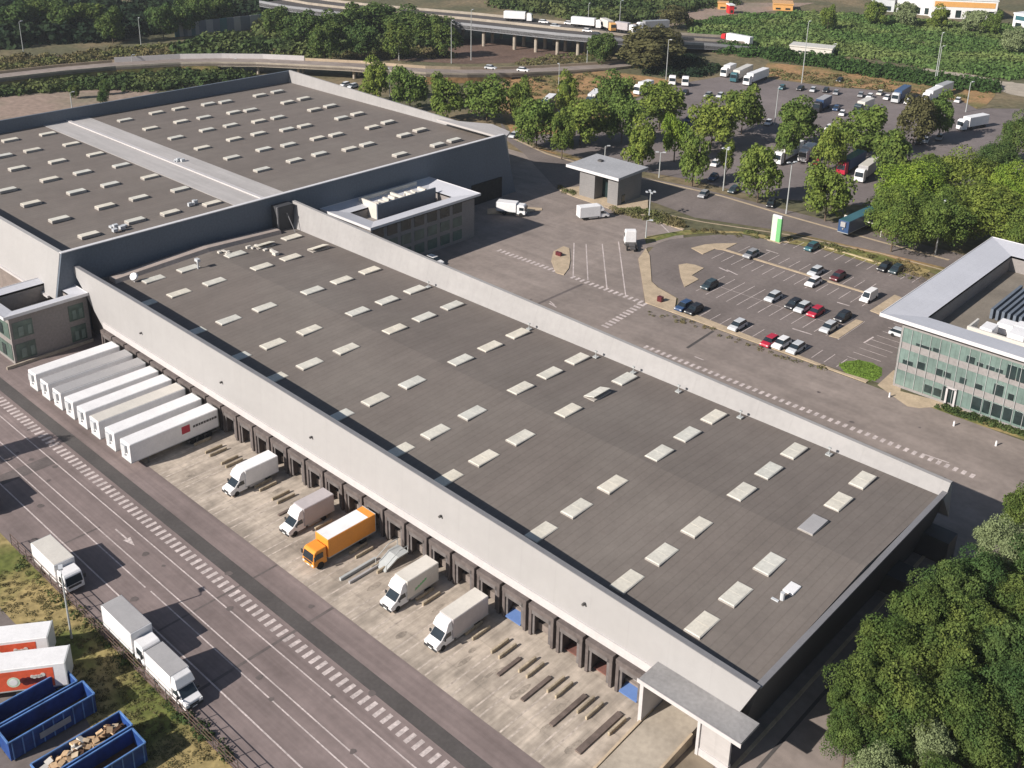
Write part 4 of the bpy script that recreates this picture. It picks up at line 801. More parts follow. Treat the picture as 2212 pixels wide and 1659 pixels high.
tr((1854, 388), (1905, 350), 'white-nosed lorry right of the red-cabbed one', cab='pwhite', body='greybox', roof='pcream', L=11)
tr((2072, 276), (2148, 262), 'white lorry with a tapering load at the right of the lorry park', L=9)
tr((1272, 228), (1300, 203), 'pale trailer lorry seen between two trees', cab='pdark', body='pwhite', L=9)
tr((1172, 240), (1205, 212), 'dark-fronted white coach-like lorry behind the tree row', cab='pblack', body='pblue', roof='pwhite', L=9)
tr((1374, 200), (1400, 192), 'white lorry above the tall tree', L=6)
t = trailer(0, 0, 0, 'dark blue-roofed trailer parked beside the big tree by the access road', None, body='pblue', roof='pteal', L=13.6)
a = gp(1822, 478, 3.9); c = gp(1890, 447, 3.9); mid, rz, _ = between(c, a); t.location = (mid.x, mid.y, 0); t.rotation_euler = (0, 0, rz)
for x, y, l in ((1453, 176, 'white lorry cab left of its pair at the edge of the lorry park'), (1481, 178, 'white lorry cab right of its pair at the edge of the lorry park')):
    p = gp(x, y, 1); tractor(p.x, p.y, R(-60), l)
LP = [(1689, 189, 'pteal', 'teal car at the left of the upper row'), (1729, 191, 'pblack', 'black car second in the upper row'), (1756, 194, 'psilver', 'silver car third in the upper row'), (1784, 195, 'pblack', 'black car fourth in the upper row'), (1806, 200, 'pgrey', 'dark grey car fifth in the upper row'), (1859, 205, 'pgrey', 'grey car left of the white ones'), (1879, 208, 'pwhite', 'white car left of the cream one'), (1901, 201, 'pcream', 'cream car in the upper row'), (1916, 211, 'pwhite', 'white car touching the dark blue lorry'), (1959, 220, 'pwhite', 'white car in front of the dark blue lorry'), (1814, 173, 'pblack', 'black car alone on the dry bank'), (2069, 217, 'pwhite', 'white car right of the grey-roofed lorry'), (1819, 245, 'pwhite', 'white car beside the dark lorry'), (1806, 234, 'pblue', 'dark blue car just behind the dark lorry'), (1791, 276, 'pwhite', 'white car between two trees'), (1985, 306, 'pblack', 'black car under the olive tree'), (1999, 303, 'pwhite', 'white car beside the black one under the olive tree'), (2029, 297, 'pgrey', 'grey car right of the white one under the olive tree'), (1281, 226, 'pwhite', 'white car beside the pale trailer'), (1487, 258, 'pblue', 'blue van-like car behind the tall trees'), (1541, 383, 'pblue', 'blue grey car by the verge'), (1545, 353, 'pwhite', 'white car in front of the tree trunks by the verge'), (1763, 353, 'pred', 'small red car left of the red-cabbed lorry'), (1463, 210, 'pwhite', 'white car right of the tall tree'), (1480, 200, 'pblack', 'black car up the slope from the tall tree'), (1530, 205, 'pgrey', 'grey car in the middle aisle'), (1556, 206, 'psilver', 'silver car in the middle aisle'), (1660, 265, 'pwhite', 'white car behind the big round tree'), (1585, 410, 'pdark', 'dark car under the tree at the verge'), (1665, 440, 'pblack', 'black car in deep shade beside the verge'), (2000, 228, 'psilver', 'silver car below the white lorry'), (1520, 420, 'pgrey', 'grey car partly hidden by a trunk'), (745, 183, 'pwhite', 'white van-like car behind the rear warehouse'), (762, 186, 'psilver', 'silver car behind the rear warehouse'), (1110, 292, 'psilver', 'silver car beyond the rear warehouse corner')]
for x, y, c, l in LP:
    p = gp(x, y, .6); car(p.x, p.y, R(-75+rnd.uniform(-6, 6)), l+(' of the lorry park' if 'warehouse' not in l and 'verge' not in l else ''), c, 'cars in the lorry park', z=.02)

# ================================================================ VEGETATION
def quads(name, c, nrm, size, material, seed):
    """many leaf-sized faces: centres c (n,3), facing nrm, half size"""
    g = np.random.default_rng(seed); n = len(c)
    nrm = nrm/np.linalg.norm(nrm, axis=1)[:, None]; r = g.normal(size=(n, 3)); u_ = np.cross(nrm, r); u_ /= np.linalg.norm(u_, axis=1)[:, None]; v_ = np.cross(nrm, u_)
    s = size[:, None]; asp = g.uniform(.6, 1.1, (n, 1))
    V = np.stack([c-u_*s, c-v_*s*asp, c+u_*s, c+v_*s*asp], 1).reshape(-1, 3)
    me = bpy.data.meshes.new(name); me.vertices.add(4*n); me.vertices.foreach_set('co', V.astype(np.float32).ravel())
    me.loops.add(4*n); me.loops.foreach_set('vertex_index', np.arange(4*n, dtype=np.int32))
    me.polygons.add(n); me.polygons.foreach_set('loop_start', np.arange(0, 4*n, 4, dtype=np.int32)); me.polygons.foreach_set('loop_total', np.full(n, 4, dtype=np.int32))
    me.update(calc_edges=True); me.materials.append(material); return me
def crown(seed, n, leaf, ncl, zs=1.0):
    g = np.random.default_rng(seed)
    d = g.normal(size=(ncl, 3)); d /= np.linalg.norm(d, axis=1)[:, None]; d[:, 2] = np.where(d[:, 2] < -.72, -d[:, 2]*.6, d[:, 2])
    rr = g.uniform(.35, .78, ncl); cc = d*rr[:, None]; cr = g.uniform(.16, .40, ncl)
    k = g.integers(0, ncl, n); q = g.normal(size=(n, 3)); q /= np.linalg.norm(q, axis=1)[:, None]; q[:, 2] = np.where(g.random(n) < .55, np.abs(q[:, 2]), q[:, 2])
    P = cc[k] + q*(cr[k]*g.uniform(.55, 1.08, n)**.6)[:, None]; ok = np.linalg.norm(P, axis=1) > .35; P = P[ok]; q = q[ok]
    P[:, 2] *= zs; N = q + .55*g.normal(size=q.shape) + np.array([0, 0, .25])
    return quads('crown', P, N, g.uniform(.6, 1.3, len(P))*leaf, M['leaf'], seed)
FARC = [crown(10+i, 6500, .052, 26+4*i, 1.0+.1*(i % 3)) for i in range(6)]
NEARC = [crown(40+i, 24000, .026, 40+10*i, .98) for i in range(4)]
def trunkmesh(seed):
    g = random.Random(seed); b = MB(); b.cyl((0, 0, 0), (.01, 0, .55), .035, .024, 8)
    for k in range(6):
        a_ = k*1.05+g.random(); b.cyl((.005, 0, .38+.05*k*.6), (.3*math.cos(a_), .3*math.sin(a_), .75+.2*g.random()), .014, .005, 6)
    return b.mesh('trunk', M['wood'])
TRK = [trunkmesh(i) for i in range(3)]
tcount = 0
def tree(cx, cy, rpx, label, hc=6.5, m='leaf', near=False, group=None, zs=1.0, world=None):
    global tcount
    if world: p = Vector(world); r = rpx
    else: p = gp(cx, cy, hc); r = rpx*depth(p)/FPX*(1.26 if near else 1.55)
    i = tcount; tcount += 1; g = random.Random(i*7+3); rv = min(r*zs*(1.12 if near else 1.4), hc+.6)
    t = empty('tree', (p.x, p.y, 0), g.uniform(0, 6.28), label, 'tree', group)
    pr = (NEARC if near else FARC); o = bpy.data.objects.new('crown', pr[i % len(pr)]); COL.objects.link(o); o.parent = t; o.location = (0, 0, hc); o.scale = (r, r, rv)
    o.material_slots[0].link = 'OBJECT'; o.material_slots[0].material = M[m]
    o = bpy.data.objects.new('trunk', TRK[i % 3]); COL.objects.link(o); o.parent = t; o.scale = (hc*.85, hc*.85, hc*.95+rv*.2)
    return t
GT = 'trees between the warehouse, the gatehouse and the lorry park'
T1 = [(808, 172, 32, 'leaf', 'leftmost tree of the row beyond the rear warehouse'), (885, 190, 36, 'leaf', 'second tree of the row beyond the rear warehouse'), (965, 212, 36, 'leaf', 'third tree of the row beyond the rear warehouse'), (1052, 214, 46, 'leaf', 'big tree standing above the far corner of the rear warehouse'),
 (1125, 222, 26, 'leafdark', 'small dark tree right of the one above the warehouse corner'), (1160, 268, 42, 'leaf', 'full tree just right of the rear warehouse corner'), (1222, 205, 26, 'leafdark', 'narrow tree in front of the dry slope'), (1255, 262, 46, 'leaf', 'full tree behind the gatehouse roof on the left'), (1215, 290, 24, 'leafdark', 'dark low tree between two full ones'), (1325, 205, 38, 'leafdark', 'dark tree beside the pale trailer lorry'), (1345, 258, 36, 'leaf', 'tree right behind the gatehouse'), (1427, 232, 46, 'leaf', 'tall tree above the bright yellow-green one'), (1383, 312, 34, 'leaf', 'round tree right of the gatehouse'), (1460, 294, 25, 'leafbright', 'bright yellow-green small tree'), (1500, 345, 30, 'leaf', 'round tree below the bright one'), (1540, 268, 46, 'leaf', 'left one of the joined pair of big round trees'), (1606, 240, 40, 'leafdark', 'right one of the joined pair of big round trees'), (1642, 378, 40, 'leaf', 'round tree by the verge above the car park end'), (1725, 265, 46, 'leafdark', 'dark round tree left of the middle lorries'), (1790, 415, 44, 'leaf', 'round tree above the upper car park bays'), (1862, 285, 50, 'leaf', 'big tree in the middle of the lorry park'), (1795, 318, 32, 'leaf', 'lower tree in front of the big one in the lorry park'), (1927, 340, 42, 'leafdark', 'tree right of the white-nosed lorry'), (1980, 262, 34, 'leafred', 'olive brown tree in the right part of the lorry park'), (2035, 252, 30, 'leafdark', 'dark tree beside the olive brown one'), (1700, 300, 22, 'leaf', 'small tree beside the long white lorry'), (1570, 340, 16, 'leaf', 'thin sapling by the verge')]
for x, y, r_, m_, l in T1: tree(x, y, r_*.86, l, 7.0, 'leaflight' if m_ == 'leaf' else 'leaf' if m_ == 'leafdark' else m_, group=GT, zs=1.22)
GB = 'big trees above the office roof'
for x, y, r_, m_, l in [(1960, 420, 68, 'leafbright', 'bright green big tree above the office building, left'), (1935, 475, 50, 'leaf', 'broad tree nearest the car park lamp'), (2030, 480, 52, 'leaf', 'tree left of the tall lamp above the office'), (2085, 385, 62, 'leaf', 'round tree behind the bright one'), (2150, 470, 72, 'leaf', 'huge tree right above the office roof'), (2200, 420, 50, 'leafbright', 'yellowish tree at the right edge above the office'), (2205, 300, 40, 'leafdark', 'dark tree at the right edge above the others'), (2155, 345, 36, 'leafdark', 'dark tree between the lorry park and the office'), (2010, 385, 40, 'leaf', 'tree crown joined to the bright big tree'), (2225, 500, 46, 'leaf', 'tree cut by the right edge beside the office')]:
    tree(x, y, r_*1.08, l, 7.2, m_, near=True, group=GB)
GN = 'trees on the bank at the lower right'
NB = [(2200, 1120, 56, 'leaf'), (2150, 1190, 58, 'leafgrey'), (2215, 1230, 60, 'leaf'), (2105, 1265, 62, 'leaf'), (2030, 1300, 70, 'leafdark'), (2180, 1310, 62, 'leafdark'), (1965, 1340, 66, 'leaf'), (2085, 1370, 70, 'leafdark'), (1900, 1425, 72, 'leaf'), (2010, 1440, 78, 'leafdark'), (2140, 1420, 70, 'leafdark'), (2215, 1400, 60, 'leaf'), (1840, 1500, 66, 'leaf'), (1930, 1520, 76, 'leafdark'), (2060, 1530, 70, 'leaf'), (2160, 1510, 70, 'leaf'), (1815, 1590, 52, 'leaf'), (1900, 1610, 60, 'leaf'), (1990, 1620, 58, 'leafgrey'), (2090, 1610, 70, 'leafdark'), (2200, 1590, 72, 'leafdark'), (1880, 1690, 60, 'leafgrey'), (2000, 1710, 60, 'leaf')]
NL = ['topmost tree of the lower-right bank by the road end', 'silvery tree below the topmost one of the bank', 'green tree at the right edge of the bank near its top', 'tree reaching toward the shaded side road, upper part of the bank', 'dark tree leaning over the shaded side road', 'dark tree at the right edge in the upper part of the bank', 'tree beside the end wall shadow, middle of the bank', 'dark tree in the heart of the bank', 'broad tree overhanging the kerb line in the middle of the bank', 'largest dark tree of the bank', 'dark tree right of the largest one on the bank', 'light tree at the right edge, middle of the bank', 'green tree closest to the covered ramp', 'dark tree behind the one closest to the ramp', 'green tree in the lower middle of the bank', 'green tree at the lower right of the bank', 'small tree at the lower left tip of the bank', 'tree above the silver bush at the bottom edge', 'silvery bushy tree at the bottom edge', 'dark tree at the bottom right of the bank', 'dark tree in the bottom right corner', 'silvery tree cut by the bottom edge', 'green tree cut by the bottom edge']
for (x, y, r_, m_), l in zip(NB, NL): tree(x+18, y-6, r_*.96, l, 6.6 if y < 1560 else 4.2, 'leafmid' if m_ == 'leaf' else m_, near=True, group=GN)
tree(1395, 105, 60, 'large copper-brown tree above the curved road', 7.5, 'leafred', zs=.8)
tree(1300, 105, 24, 'dark tree left of the large copper-brown one', 6, 'leafdark'); tree(1440, 90, 26, 'small copper tree right of the large one', 6, 'leafred'); tree(1460, 38, 26, 'olive tree at the far field edge', 5, 'leafred', zs=.6)
for i, (x, y, r_) in enumerate(((30, 45, 34), (85, 35, 34), (135, 42, 32), (190, 38, 30), (240, 55, 24), (395, 40, 26), (350, 48, 24), (430, 28, 24), (480, 22, 22), (600, 50, 26), (650, 66, 30), (700, 62, 34), (760, 50, 36), (820, 45, 38), (880, 52, 38), (930, 60, 34), (960, 85, 26), (780, 88, 28), (860, 90, 26), (700, 95, 24))):
    tree(x, y, r_, f'{ORD[i]} tree from the left in the dark belt of trees in front of the motorway', 7, 'leafdark', group='dark trees in front of the motorway')
tree(0, 0, 3.4, 'tree beyond the left edge whose shadow falls on the yard', 5.4, 'leafdark', world=(-139.5, 37.6, 0))
for i, (x, y) in enumerate(((160, 198), (226, 190), (222, 210))): tree(x, y, 9, f'{ORD[i]} lone shrub on the bare ground behind the rear warehouse', 2.2, 'leafdark', group='lone shrubs on the bare ground')

def inpoly(px, py, poly):
    r = np.zeros(len(px), bool); n = len(poly); j = n-1
    for i in range(n):
        xi, yi = poly[i]; xj, yj = poly[j]
        with np.errstate(divide='ignore', invalid='ignore'): r ^= ((yi > py) != (yj > py)) & (px < (xj-xi)*(py-yi)/(yj-yi+1e-9)+xi)
        j = i
    return r
D_ = np.array([list(RT2), list(UP2), list(FW)])
def scrub(name, label, cat, polys, m_, seed, kind='stuff'):
    g = np.random.default_rng(seed); C = []; Nn = []; Sz = []
    for poly, n, s0, s1, leaves, hf in polys:
        P = np.array(poly, float); x = g.uniform(P[:, 0].min(), P[:, 0].max(), n*3); y = g.uniform(P[:, 1].min(), P[:, 1].max(), n*3)
        ok = inpoly(x, y, poly); x = x[ok][:n]; y = y[ok][:n]
        d = ((x-CX)/FPX)[:, None]*D_[0] - ((y-CY)/FPX)[:, None]*D_[1] + D_[2]
        c = d*((-HC)/d[:, 2])[:, None]; c[:, 2] = 0; s = g.uniform(s0, s1, len(c))
        q = g.normal(size=(len(c), leaves, 3)); q /= np.linalg.norm(q, axis=2)[..., None]; q[..., 2] = np.abs(q[..., 2])
        L_ = c[:, None, :] + q*s[:, None, None]*np.array([1, 1, hf])*g.uniform(.75, 1.1, (len(c), leaves, 1))
        C.append(L_.reshape(-1, 3)); Nn.append((q+.5*g.normal(size=q.shape)).reshape(-1, 3)); Sz.append(np.repeat(s, leaves)*g.uniform(.12, .26, len(c)*leaves))
    me = quads(name, np.concatenate(C), np.concatenate(Nn), np.concatenate(Sz), M[m_], seed)
    o = bpy.data.objects.new(name, me); COL.objects.link(o); return tag(o, label, cat, kind=kind)
scrub('woodland', 'dark far-off woodland along the top left of the view', 'woodland', [([(-40, 4), (210, 4), (240, 28), (330, 30), (380, 70), (330, 72), (240, 88), (120, 96), (0, 104), (-40, 104)], 420, 3.5, 6.5, 60, 1.3), ([(300, 4), (610, 4), (600, 40), (420, 55), (330, 40)], 200, 4, 7, 60, 1.1)], 'scrubdark', 1)  # shadow among the trees comes from the darkened leaf colour
scrub('undergrowth', 'dense green scrub in front of the motorway bridge', 'scrub', [([(560, 45), (740, 40), (960, 50), (980, 95), (850, 112), (640, 122), (520, 124), (400, 124), (380, 108), (480, 88), (560, 78)], 700, 2.5, 5, 60, 1.0)], 'scrub', 2)
scrub('undergrowth', 'patchy scrub between the rail yard and the curved ramp on the left', 'scrub', [([(0, 132), (40, 125), (120, 122), (260, 108), (400, 100), (520, 92), (560, 105), (420, 122), (250, 132), (120, 144), (0, 162)], 420, 1.2, 2.8, 40, .8), ([(560, 108), (960, 110), (980, 125), (760, 126), (560, 126)], 220, 1.5, 2.6, 40, .8)], 'scrubdry', 3)
scrub('undergrowth', 'band of bushes between the curved ramp and the rear warehouse', 'scrub', [([(-30, 186), (0, 180), (130, 163), (260, 150), (400, 146), (450, 150), (480, 160), (560, 160), (520, 170), (450, 180), (340, 196), (200, 194), (110, 198), (0, 208), (-30, 212)], 520, 1.6, 3.2, 55, .95)], 'scrub', 4)
scrub('meadow', 'wide green scrubland at the upper right behind the lorry park', 'scrub', [([(1490, 50), (1600, 34), (1740, 28), (1900, 36), (2060, 50), (2230, 60), (2230, 175), (2130, 165), (1990, 145), (1900, 130), (1700, 106), (1560, 88), (1500, 78)], 3300, .8, 3.6, 40, .5)], 'meadow', 5)
scrub('meadow', 'lighter grassy scrub on the dry bank by the lorry park', 'scrub', [([(1080, 185), (1130, 160), (1300, 155), (1400, 175), (1330, 215), (1120, 240)], 200, .8, 1.6, 30, .5), ([(1640, 150), (1800, 160), (1960, 185), (2120, 210), (2060, 215), (1800, 186), (1660, 168)], 200, .8, 1.8, 30, .5), ([(1120, 130), (1300, 108), (1330, 130), (1120, 145)], 130, .8, 2, 30, .6)], 'scrubdry', 6)
scrub('undergrowth', 'green belt beyond the motorway at the top centre', 'scrub', [([(1060, 2), (1400, 2), (1600, 2), (1590, 10), (1480, 24), (1380, 46), (1290, 58), (1200, 34), (1060, 18)], 420, 2.5, 5, 50, 1.0)], 'scrub', 7)
scrub('hedge', 'long dark clipped hedge running behind the lorry park', 'hedge', [([(1659, 112), (1780, 128), (1900, 150), (2060, 176), (2160, 184), (2156, 202), (2040, 190), (1900, 168), (1780, 148), (1659, 130)], 500, 1.8, 2.8, 60, 1.2), ([(1550, 92), (1600, 105), (1680, 118), (1640, 126), (1545, 116)], 90, 1.5, 3, 50, 1.)], 'hedge', 8)
scrub('hedge', 'dark scrub on the slope below the copper-brown tree', 'scrub', [([(1330, 128), (1400, 118), (1500, 125), (1560, 145), (1540, 160), (1470, 172), (1400, 160)], 150, 1.5, 3, 50, .8)], 'scrubdark', 9)
scrub('weeds', 'thin weeds and bushes along the fence of the container yard', 'weeds', [([(50, 1205), (140, 1288), (300, 1430), (490, 1618), (500, 1650), (470, 1640), (280, 1450), (120, 1300), (40, 1228)], 420, .25, .7, 40, .9)], 'scrub', 10)
scrub('weeds', 'straggly brown bushes on the island right of the gatehouse', 'weeds', [([(1318, 448), (1400, 455), (1480, 480), (1478, 494), (1400, 478), (1330, 462)], 110, .5, 1.1, 50, 1.), ([(1208, 404), (1242, 414), (1240, 424), (1210, 416)], 20, .5, .9, 40, .8)], 'scrubdry', 11)
scrub('weeds', 'narrow strip of weeds along the lower edge of the car park', 'weeds', [([(1402, 672), (1500, 695), (1600, 733), (1700, 770), (1800, 796), (1796, 802), (1690, 776), (1590, 740), (1490, 702), (1400, 680)], 200, .25, .6, 40, .8)], 'scrubdry', 12)
scrub('weeds', 'grassy weeds along the top edge of the car park', 'weeds', [([(1480, 495), (1640, 502), (1800, 528), (1990, 572), (2010, 600), (1960, 604), (1880, 560), (1700, 520), (1500, 506)], 260, .3, .8, 40, .8)], 'scrubdry', 13)
scrub('weeds', 'green shrubs in the bed along the office front', 'weeds', [([(2012, 878), (2060, 880), (2212, 924), (2240, 940), (2212, 942), (2100, 908)], 140, .35, .8, 50, .8)], 'scrub', 14)
scrub('grass_tufts', 'rough grass tufts on the lower-left verge', 'grass', [([(0, 1218), (60, 1238), (140, 1292), (480, 1640), (260, 1690), (190, 1560), (100, 1400), (30, 1345), (0, 1312)], 800, .15, .4, 26, .5)], 'scrubdry', 15)
scrub('lawn_grass', 'fresh mown oval lawn by the office', 'grass', [([(1814, 788), (1860, 780), (1904, 797), (1890, 820), (1868, 822), (1822, 802)], 260, .3, .6, 30, .25)], 'leafbright' if False else 'lawn', 16)

# ================================================================ MOTORWAY, RAMP, RAIL SIDE
vd = empty('motorway_bridge', tuple(gp(1100, 70, 0)), 0, 'grey concrete motorway viaduct on columns at the top of the view', 'bridge')
ED = [(560, 6), (620, 17), (725, 30), (975, 52), (1106, 66), (1200, 76), (1290, 84), (1400, 93), (1520, 98), (1640, 108)]
EZ = [8]*7+[6.5, 3, .8]
E3 = [gp(x, y, z) for (x, y), z in zip(ED, EZ)]
def offs(P, w):
    o = []
    for k, p in enumerate(P):
        a_ = P[max(k-1, 0)]; c_ = P[min(k+1, len(P)-1)]; d = (c_-a_).normalized(); o.append(p+Vector((-d.y, d.x, 0))*w)
    return o
sgn = 1 if offs(E3, 5)[4].length > E3[4].length else -1
def wallalong(P, z0, z1, w, name, m_, parent):
    Q = offs(P, sgn*w); b = MB()
    for k in range(len(P)-1):
        b.quadbox([(P[k].x, P[k].y, max(0, P[k].z+z0)), (P[k+1].x, P[k+1].y, max(0, P[k+1].z+z0)), (Q[k+1].x, Q[k+1].y, max(0, P[k+1].z+z0)), (Q[k].x, Q[k].y, max(0, P[k].z+z0)), (P[k].x, P[k].y, P[k].z+z1), (P[k+1].x, P[k+1].y, P[k+1].z+z1), (Q[k+1].x, Q[k+1].y, P[k+1].z+z1), (Q[k].x, Q[k].y, P[k].z+z1)])
    H(name, b, M[m_], parent)
wallalong(E3, -1.4, 0, 26, 'deck', 'asphalt_dark', vd); wallalong(E3, -1.6, 1.0, .4, 'parapet', 'pgrey', vd); wallalong(offs(E3, sgn*12.5), 0, 1.0, .5, 'median_barrier', 'concrete2', vd); wallalong(offs(E3, sgn*25.6), 0, 1.0, .4, 'parapet', 'concrete2', vd)
for k in range(2, 6):
    for t_ in (0., .5):
        p = E3[k].lerp(E3[k+1], t_)
        for w_ in (2.5, 11, 20):
            q = p+(offs(E3, sgn)[k]-E3[k])*w_; b = MB().cyl((q.x, q.y, 0), (q.x, q.y, 6.7), .7, n=10); H('column', b, M['concrete2'], vd)
GM = 'lorries on the motorway'
for f_, r_, l, cb_, bd, L_ in (((1150, 42), (1112, 40), 'white lorry on the motorway, farthest left', 'pwhite', 'pwhite', 9), ((1300, 57), (1258, 53), 'white lorry on the motorway above the columns', 'pwhite', 'pwhite', 10), ((1325, 64), (1318, 61), 'cream lorry at the end of the viaduct', 'orange2', 'pcream', 8), ((1372, 68), (1345, 64), 'small pinkish lorry on the motorway', 'pwhite', 'mauve', 6), ((1376, 62), (1415, 60), 'pale blue-grey lorry on the motorway', 'pwhite', 'pgrey', 11)):
    tr(f_, r_, l, cb_, bd, L_, z=8, group=GM)
tr((1560, 84), (1635, 98), 'white lorry with a red cab on the road beside the green field', 'red', 'pwhite', 12, group=None)
for x, y, c_, l in ((1175, 47, 'pwhite', 'white van on the motorway'), (1200, 56, 'psilver', 'silver car on the motorway, near lane'), (1230, 50, 'pwhite', 'white car on the motorway, far lane'), (1270, 66, 'pwhite', 'white car near the viaduct edge'), (1290, 74, 'pblack', 'black car near the viaduct edge')):
    p = gp(x, y, 8.6); car(p.x, p.y, math.atan2(E3[5].y-E3[4].y, E3[5].x-E3[4].x), l, c_, 'cars on the motorway', z=8.02)
for x, y, c_, l in ((1458, 80, 'pwhite', 'white car left of the three on the slip road'), (1490, 83, 'pwhite', 'white car in the middle of the slip road'), (1520, 86, 'pred', 'red and white car on the slip road'), (1060, 146, 'psilver', 'silver car on the curved ramp'), (1130, 151, 'pwhite', 'white car on the curved ramp')):
    p = gp(x, y, .6 if y < 100 else 4.6); car(p.x, p.y, R(20), l, c_, None, z=.04 if y < 100 else 4.03)
rb = empty('road_bridge', tuple(gp(600, 140, 0)), 0, 'long curved ramp road with pale parapets crossing behind the warehouses', 'bridge')
RP = [gp(x, y, z) for x, y, z in ((-90, 186, 4), (0, 172, 4), (130, 157, 4), (250, 146, 4), (390, 138, 4), (470, 137, 4), (553, 138, 4), (640, 142, 4), (760, 148, 4), (840, 155, 4), (920, 160, 3.6), (1010, 162, 2.8), (1106, 161, 1.8), (1200, 157, 1), (1330, 149, .4), (1430, 138, .2))]
sgn = 1
wallalong(RP, -.8, 0, 9.5, 'deck', 'asphalt2', rb); wallalong(RP, -1.0, .6, .3, 'parapet', 'concrete2', rb); wallalong(offs(RP, 9.2), 0, .9, .35, 'parapet', 'kerb', rb)
wallalong(RP[:6], -4, -.8, 9, 'embankment', 'grass', rb); wallalong(RP[10:13], -4, -.8, 9, 'embankment', 'drygrass', rb)
wallalong(offs(RP[3:8], 9.0), 0, 1.7, .3, 'sound_wall', 'trim', rb)
for k in (6, 7, 8, 9):
    for w_ in (2, 7): q = offs(RP, w_)[k]; b = MB().cyl((q.x, q.y, 0), (q.x, q.y, 3.2), .5, n=8); H('column', b, M['concrete2'], rb)
nw = empty('noise_barrier', tuple(gp(500, 70, 0)), 0, 'blue-grey panelled noise barrier among the trees at the upper left', 'barrier')
NP = [gp(x, y, 0) for x, y in ((378, 80), (430, 76), (520, 66), (640, 52))]
for k in range(3):
    for j in range(6):
        a_ = NP[k].lerp(NP[k+1], j/6); c_ = NP[k].lerp(NP[k+1], (j+.94)/6); b = MB(); b.quadbox([(a_.x, a_.y, 0), (c_.x, c_.y, 0), (c_.x+.3, c_.y+.3, 0), (a_.x+.3, a_.y+.3, 0), (a_.x, a_.y, 6), (c_.x, c_.y, 6), (c_.x+.3, c_.y+.3, 6), (a_.x+.3, a_.y+.3, 6)])
        H('panel', b, M['pteal'] if (k+j) % 4 == 0 else M['pgrey'] if j % 2 else M['bluewall'], nw)
# shops far right
def shop(p0, p1, dep, h, label, wall, roof, band=None, nwin=4):
    a_ = gp(*p0); c_ = gp(*p1); d = (c_-a_); L_ = d.length; d.normalize(); n_ = Vector((-d.y, d.x, 0)); rz = math.atan2(d.y, d.x)
    t = empty('commercial_building', tuple(a_), rz, label, 'building', 'commercial buildings at the top right')
    add('wall', MB().box(0, L_, 0, dep, 0, h), M[wall], t); add('roof', MB().box(-.3, L_+.3, -.3, dep+.3, h, h+.5), M[roof], t)
    if band: add('sign_band', MB().box(1, L_-1, -.12, -.02, h*.62, h*.9), M[band], t)
    for i in range(nwin): add('window', MB().box(L_*(i+.25)/nwin, L_*(i+.75)/nwin, -.1, -.01, .5, h*.45), M['glass'], t)
shop((1935, 28), (2010, 34), 60, 8, 'white flat commercial building behind the first bushes at the top right', 'pwhite', 'pwhite')
shop((2010, 38), (2150, 44), 90, 9, 'largest white commercial building with a pale orange side at the top right', 'pwhite', 'pwhite', 'orange2', 6)
shop((2185, 62), (2290, 80), 40, 7, 'white building with a turquoise band at the right edge', 'pwhite', 'pwhite', 'pteal', 4)
shop((1880, 22), (1930, 26), 30, 6, 'small grey shed left of the white commercial buildings', 'psilver', 'pgrey', None, 2)
shop((-20, 24), (22, 18), 20, 7, 'pale shed at the top left corner', 'psilver', 'psilver', None, 2)
shop((1550, 20), (1572, 21), 6, 3, 'small orange depot shed in the far field', 'orange2', 'orange2', None, 1)
shop((1575, 30), (1585, 30), 5, 4, 'small red-walled hut in the far field', 'red', 'pwhite', None, 1)
shop((1670, 22), (1712, 24), 12, 3, 'low ochre shed in the far green field', 'yellowline' if False else 'orange2', 'orange2', None, 2)
shop((1705, 113), (1795, 122), 8, 2.6, 'row of whitish greenhouse-like huts beside the long hedge', 'pcream', 'pcream', None, 6)
for i, (x, y, r_) in enumerate(((1890, 30, 20), (1960, 32, 20), (2030, 38, 18), (2105, 46, 20), (2145, 52, 16), (2190, 88, 20), (1790, 40, 14))):
    tree(x, y, r_, f'{ORD[i]} tree from the left in front of the commercial buildings', 5.5, 'leafgrey' if i % 2 else 'leaf', group='trees in front of the commercial buildings')

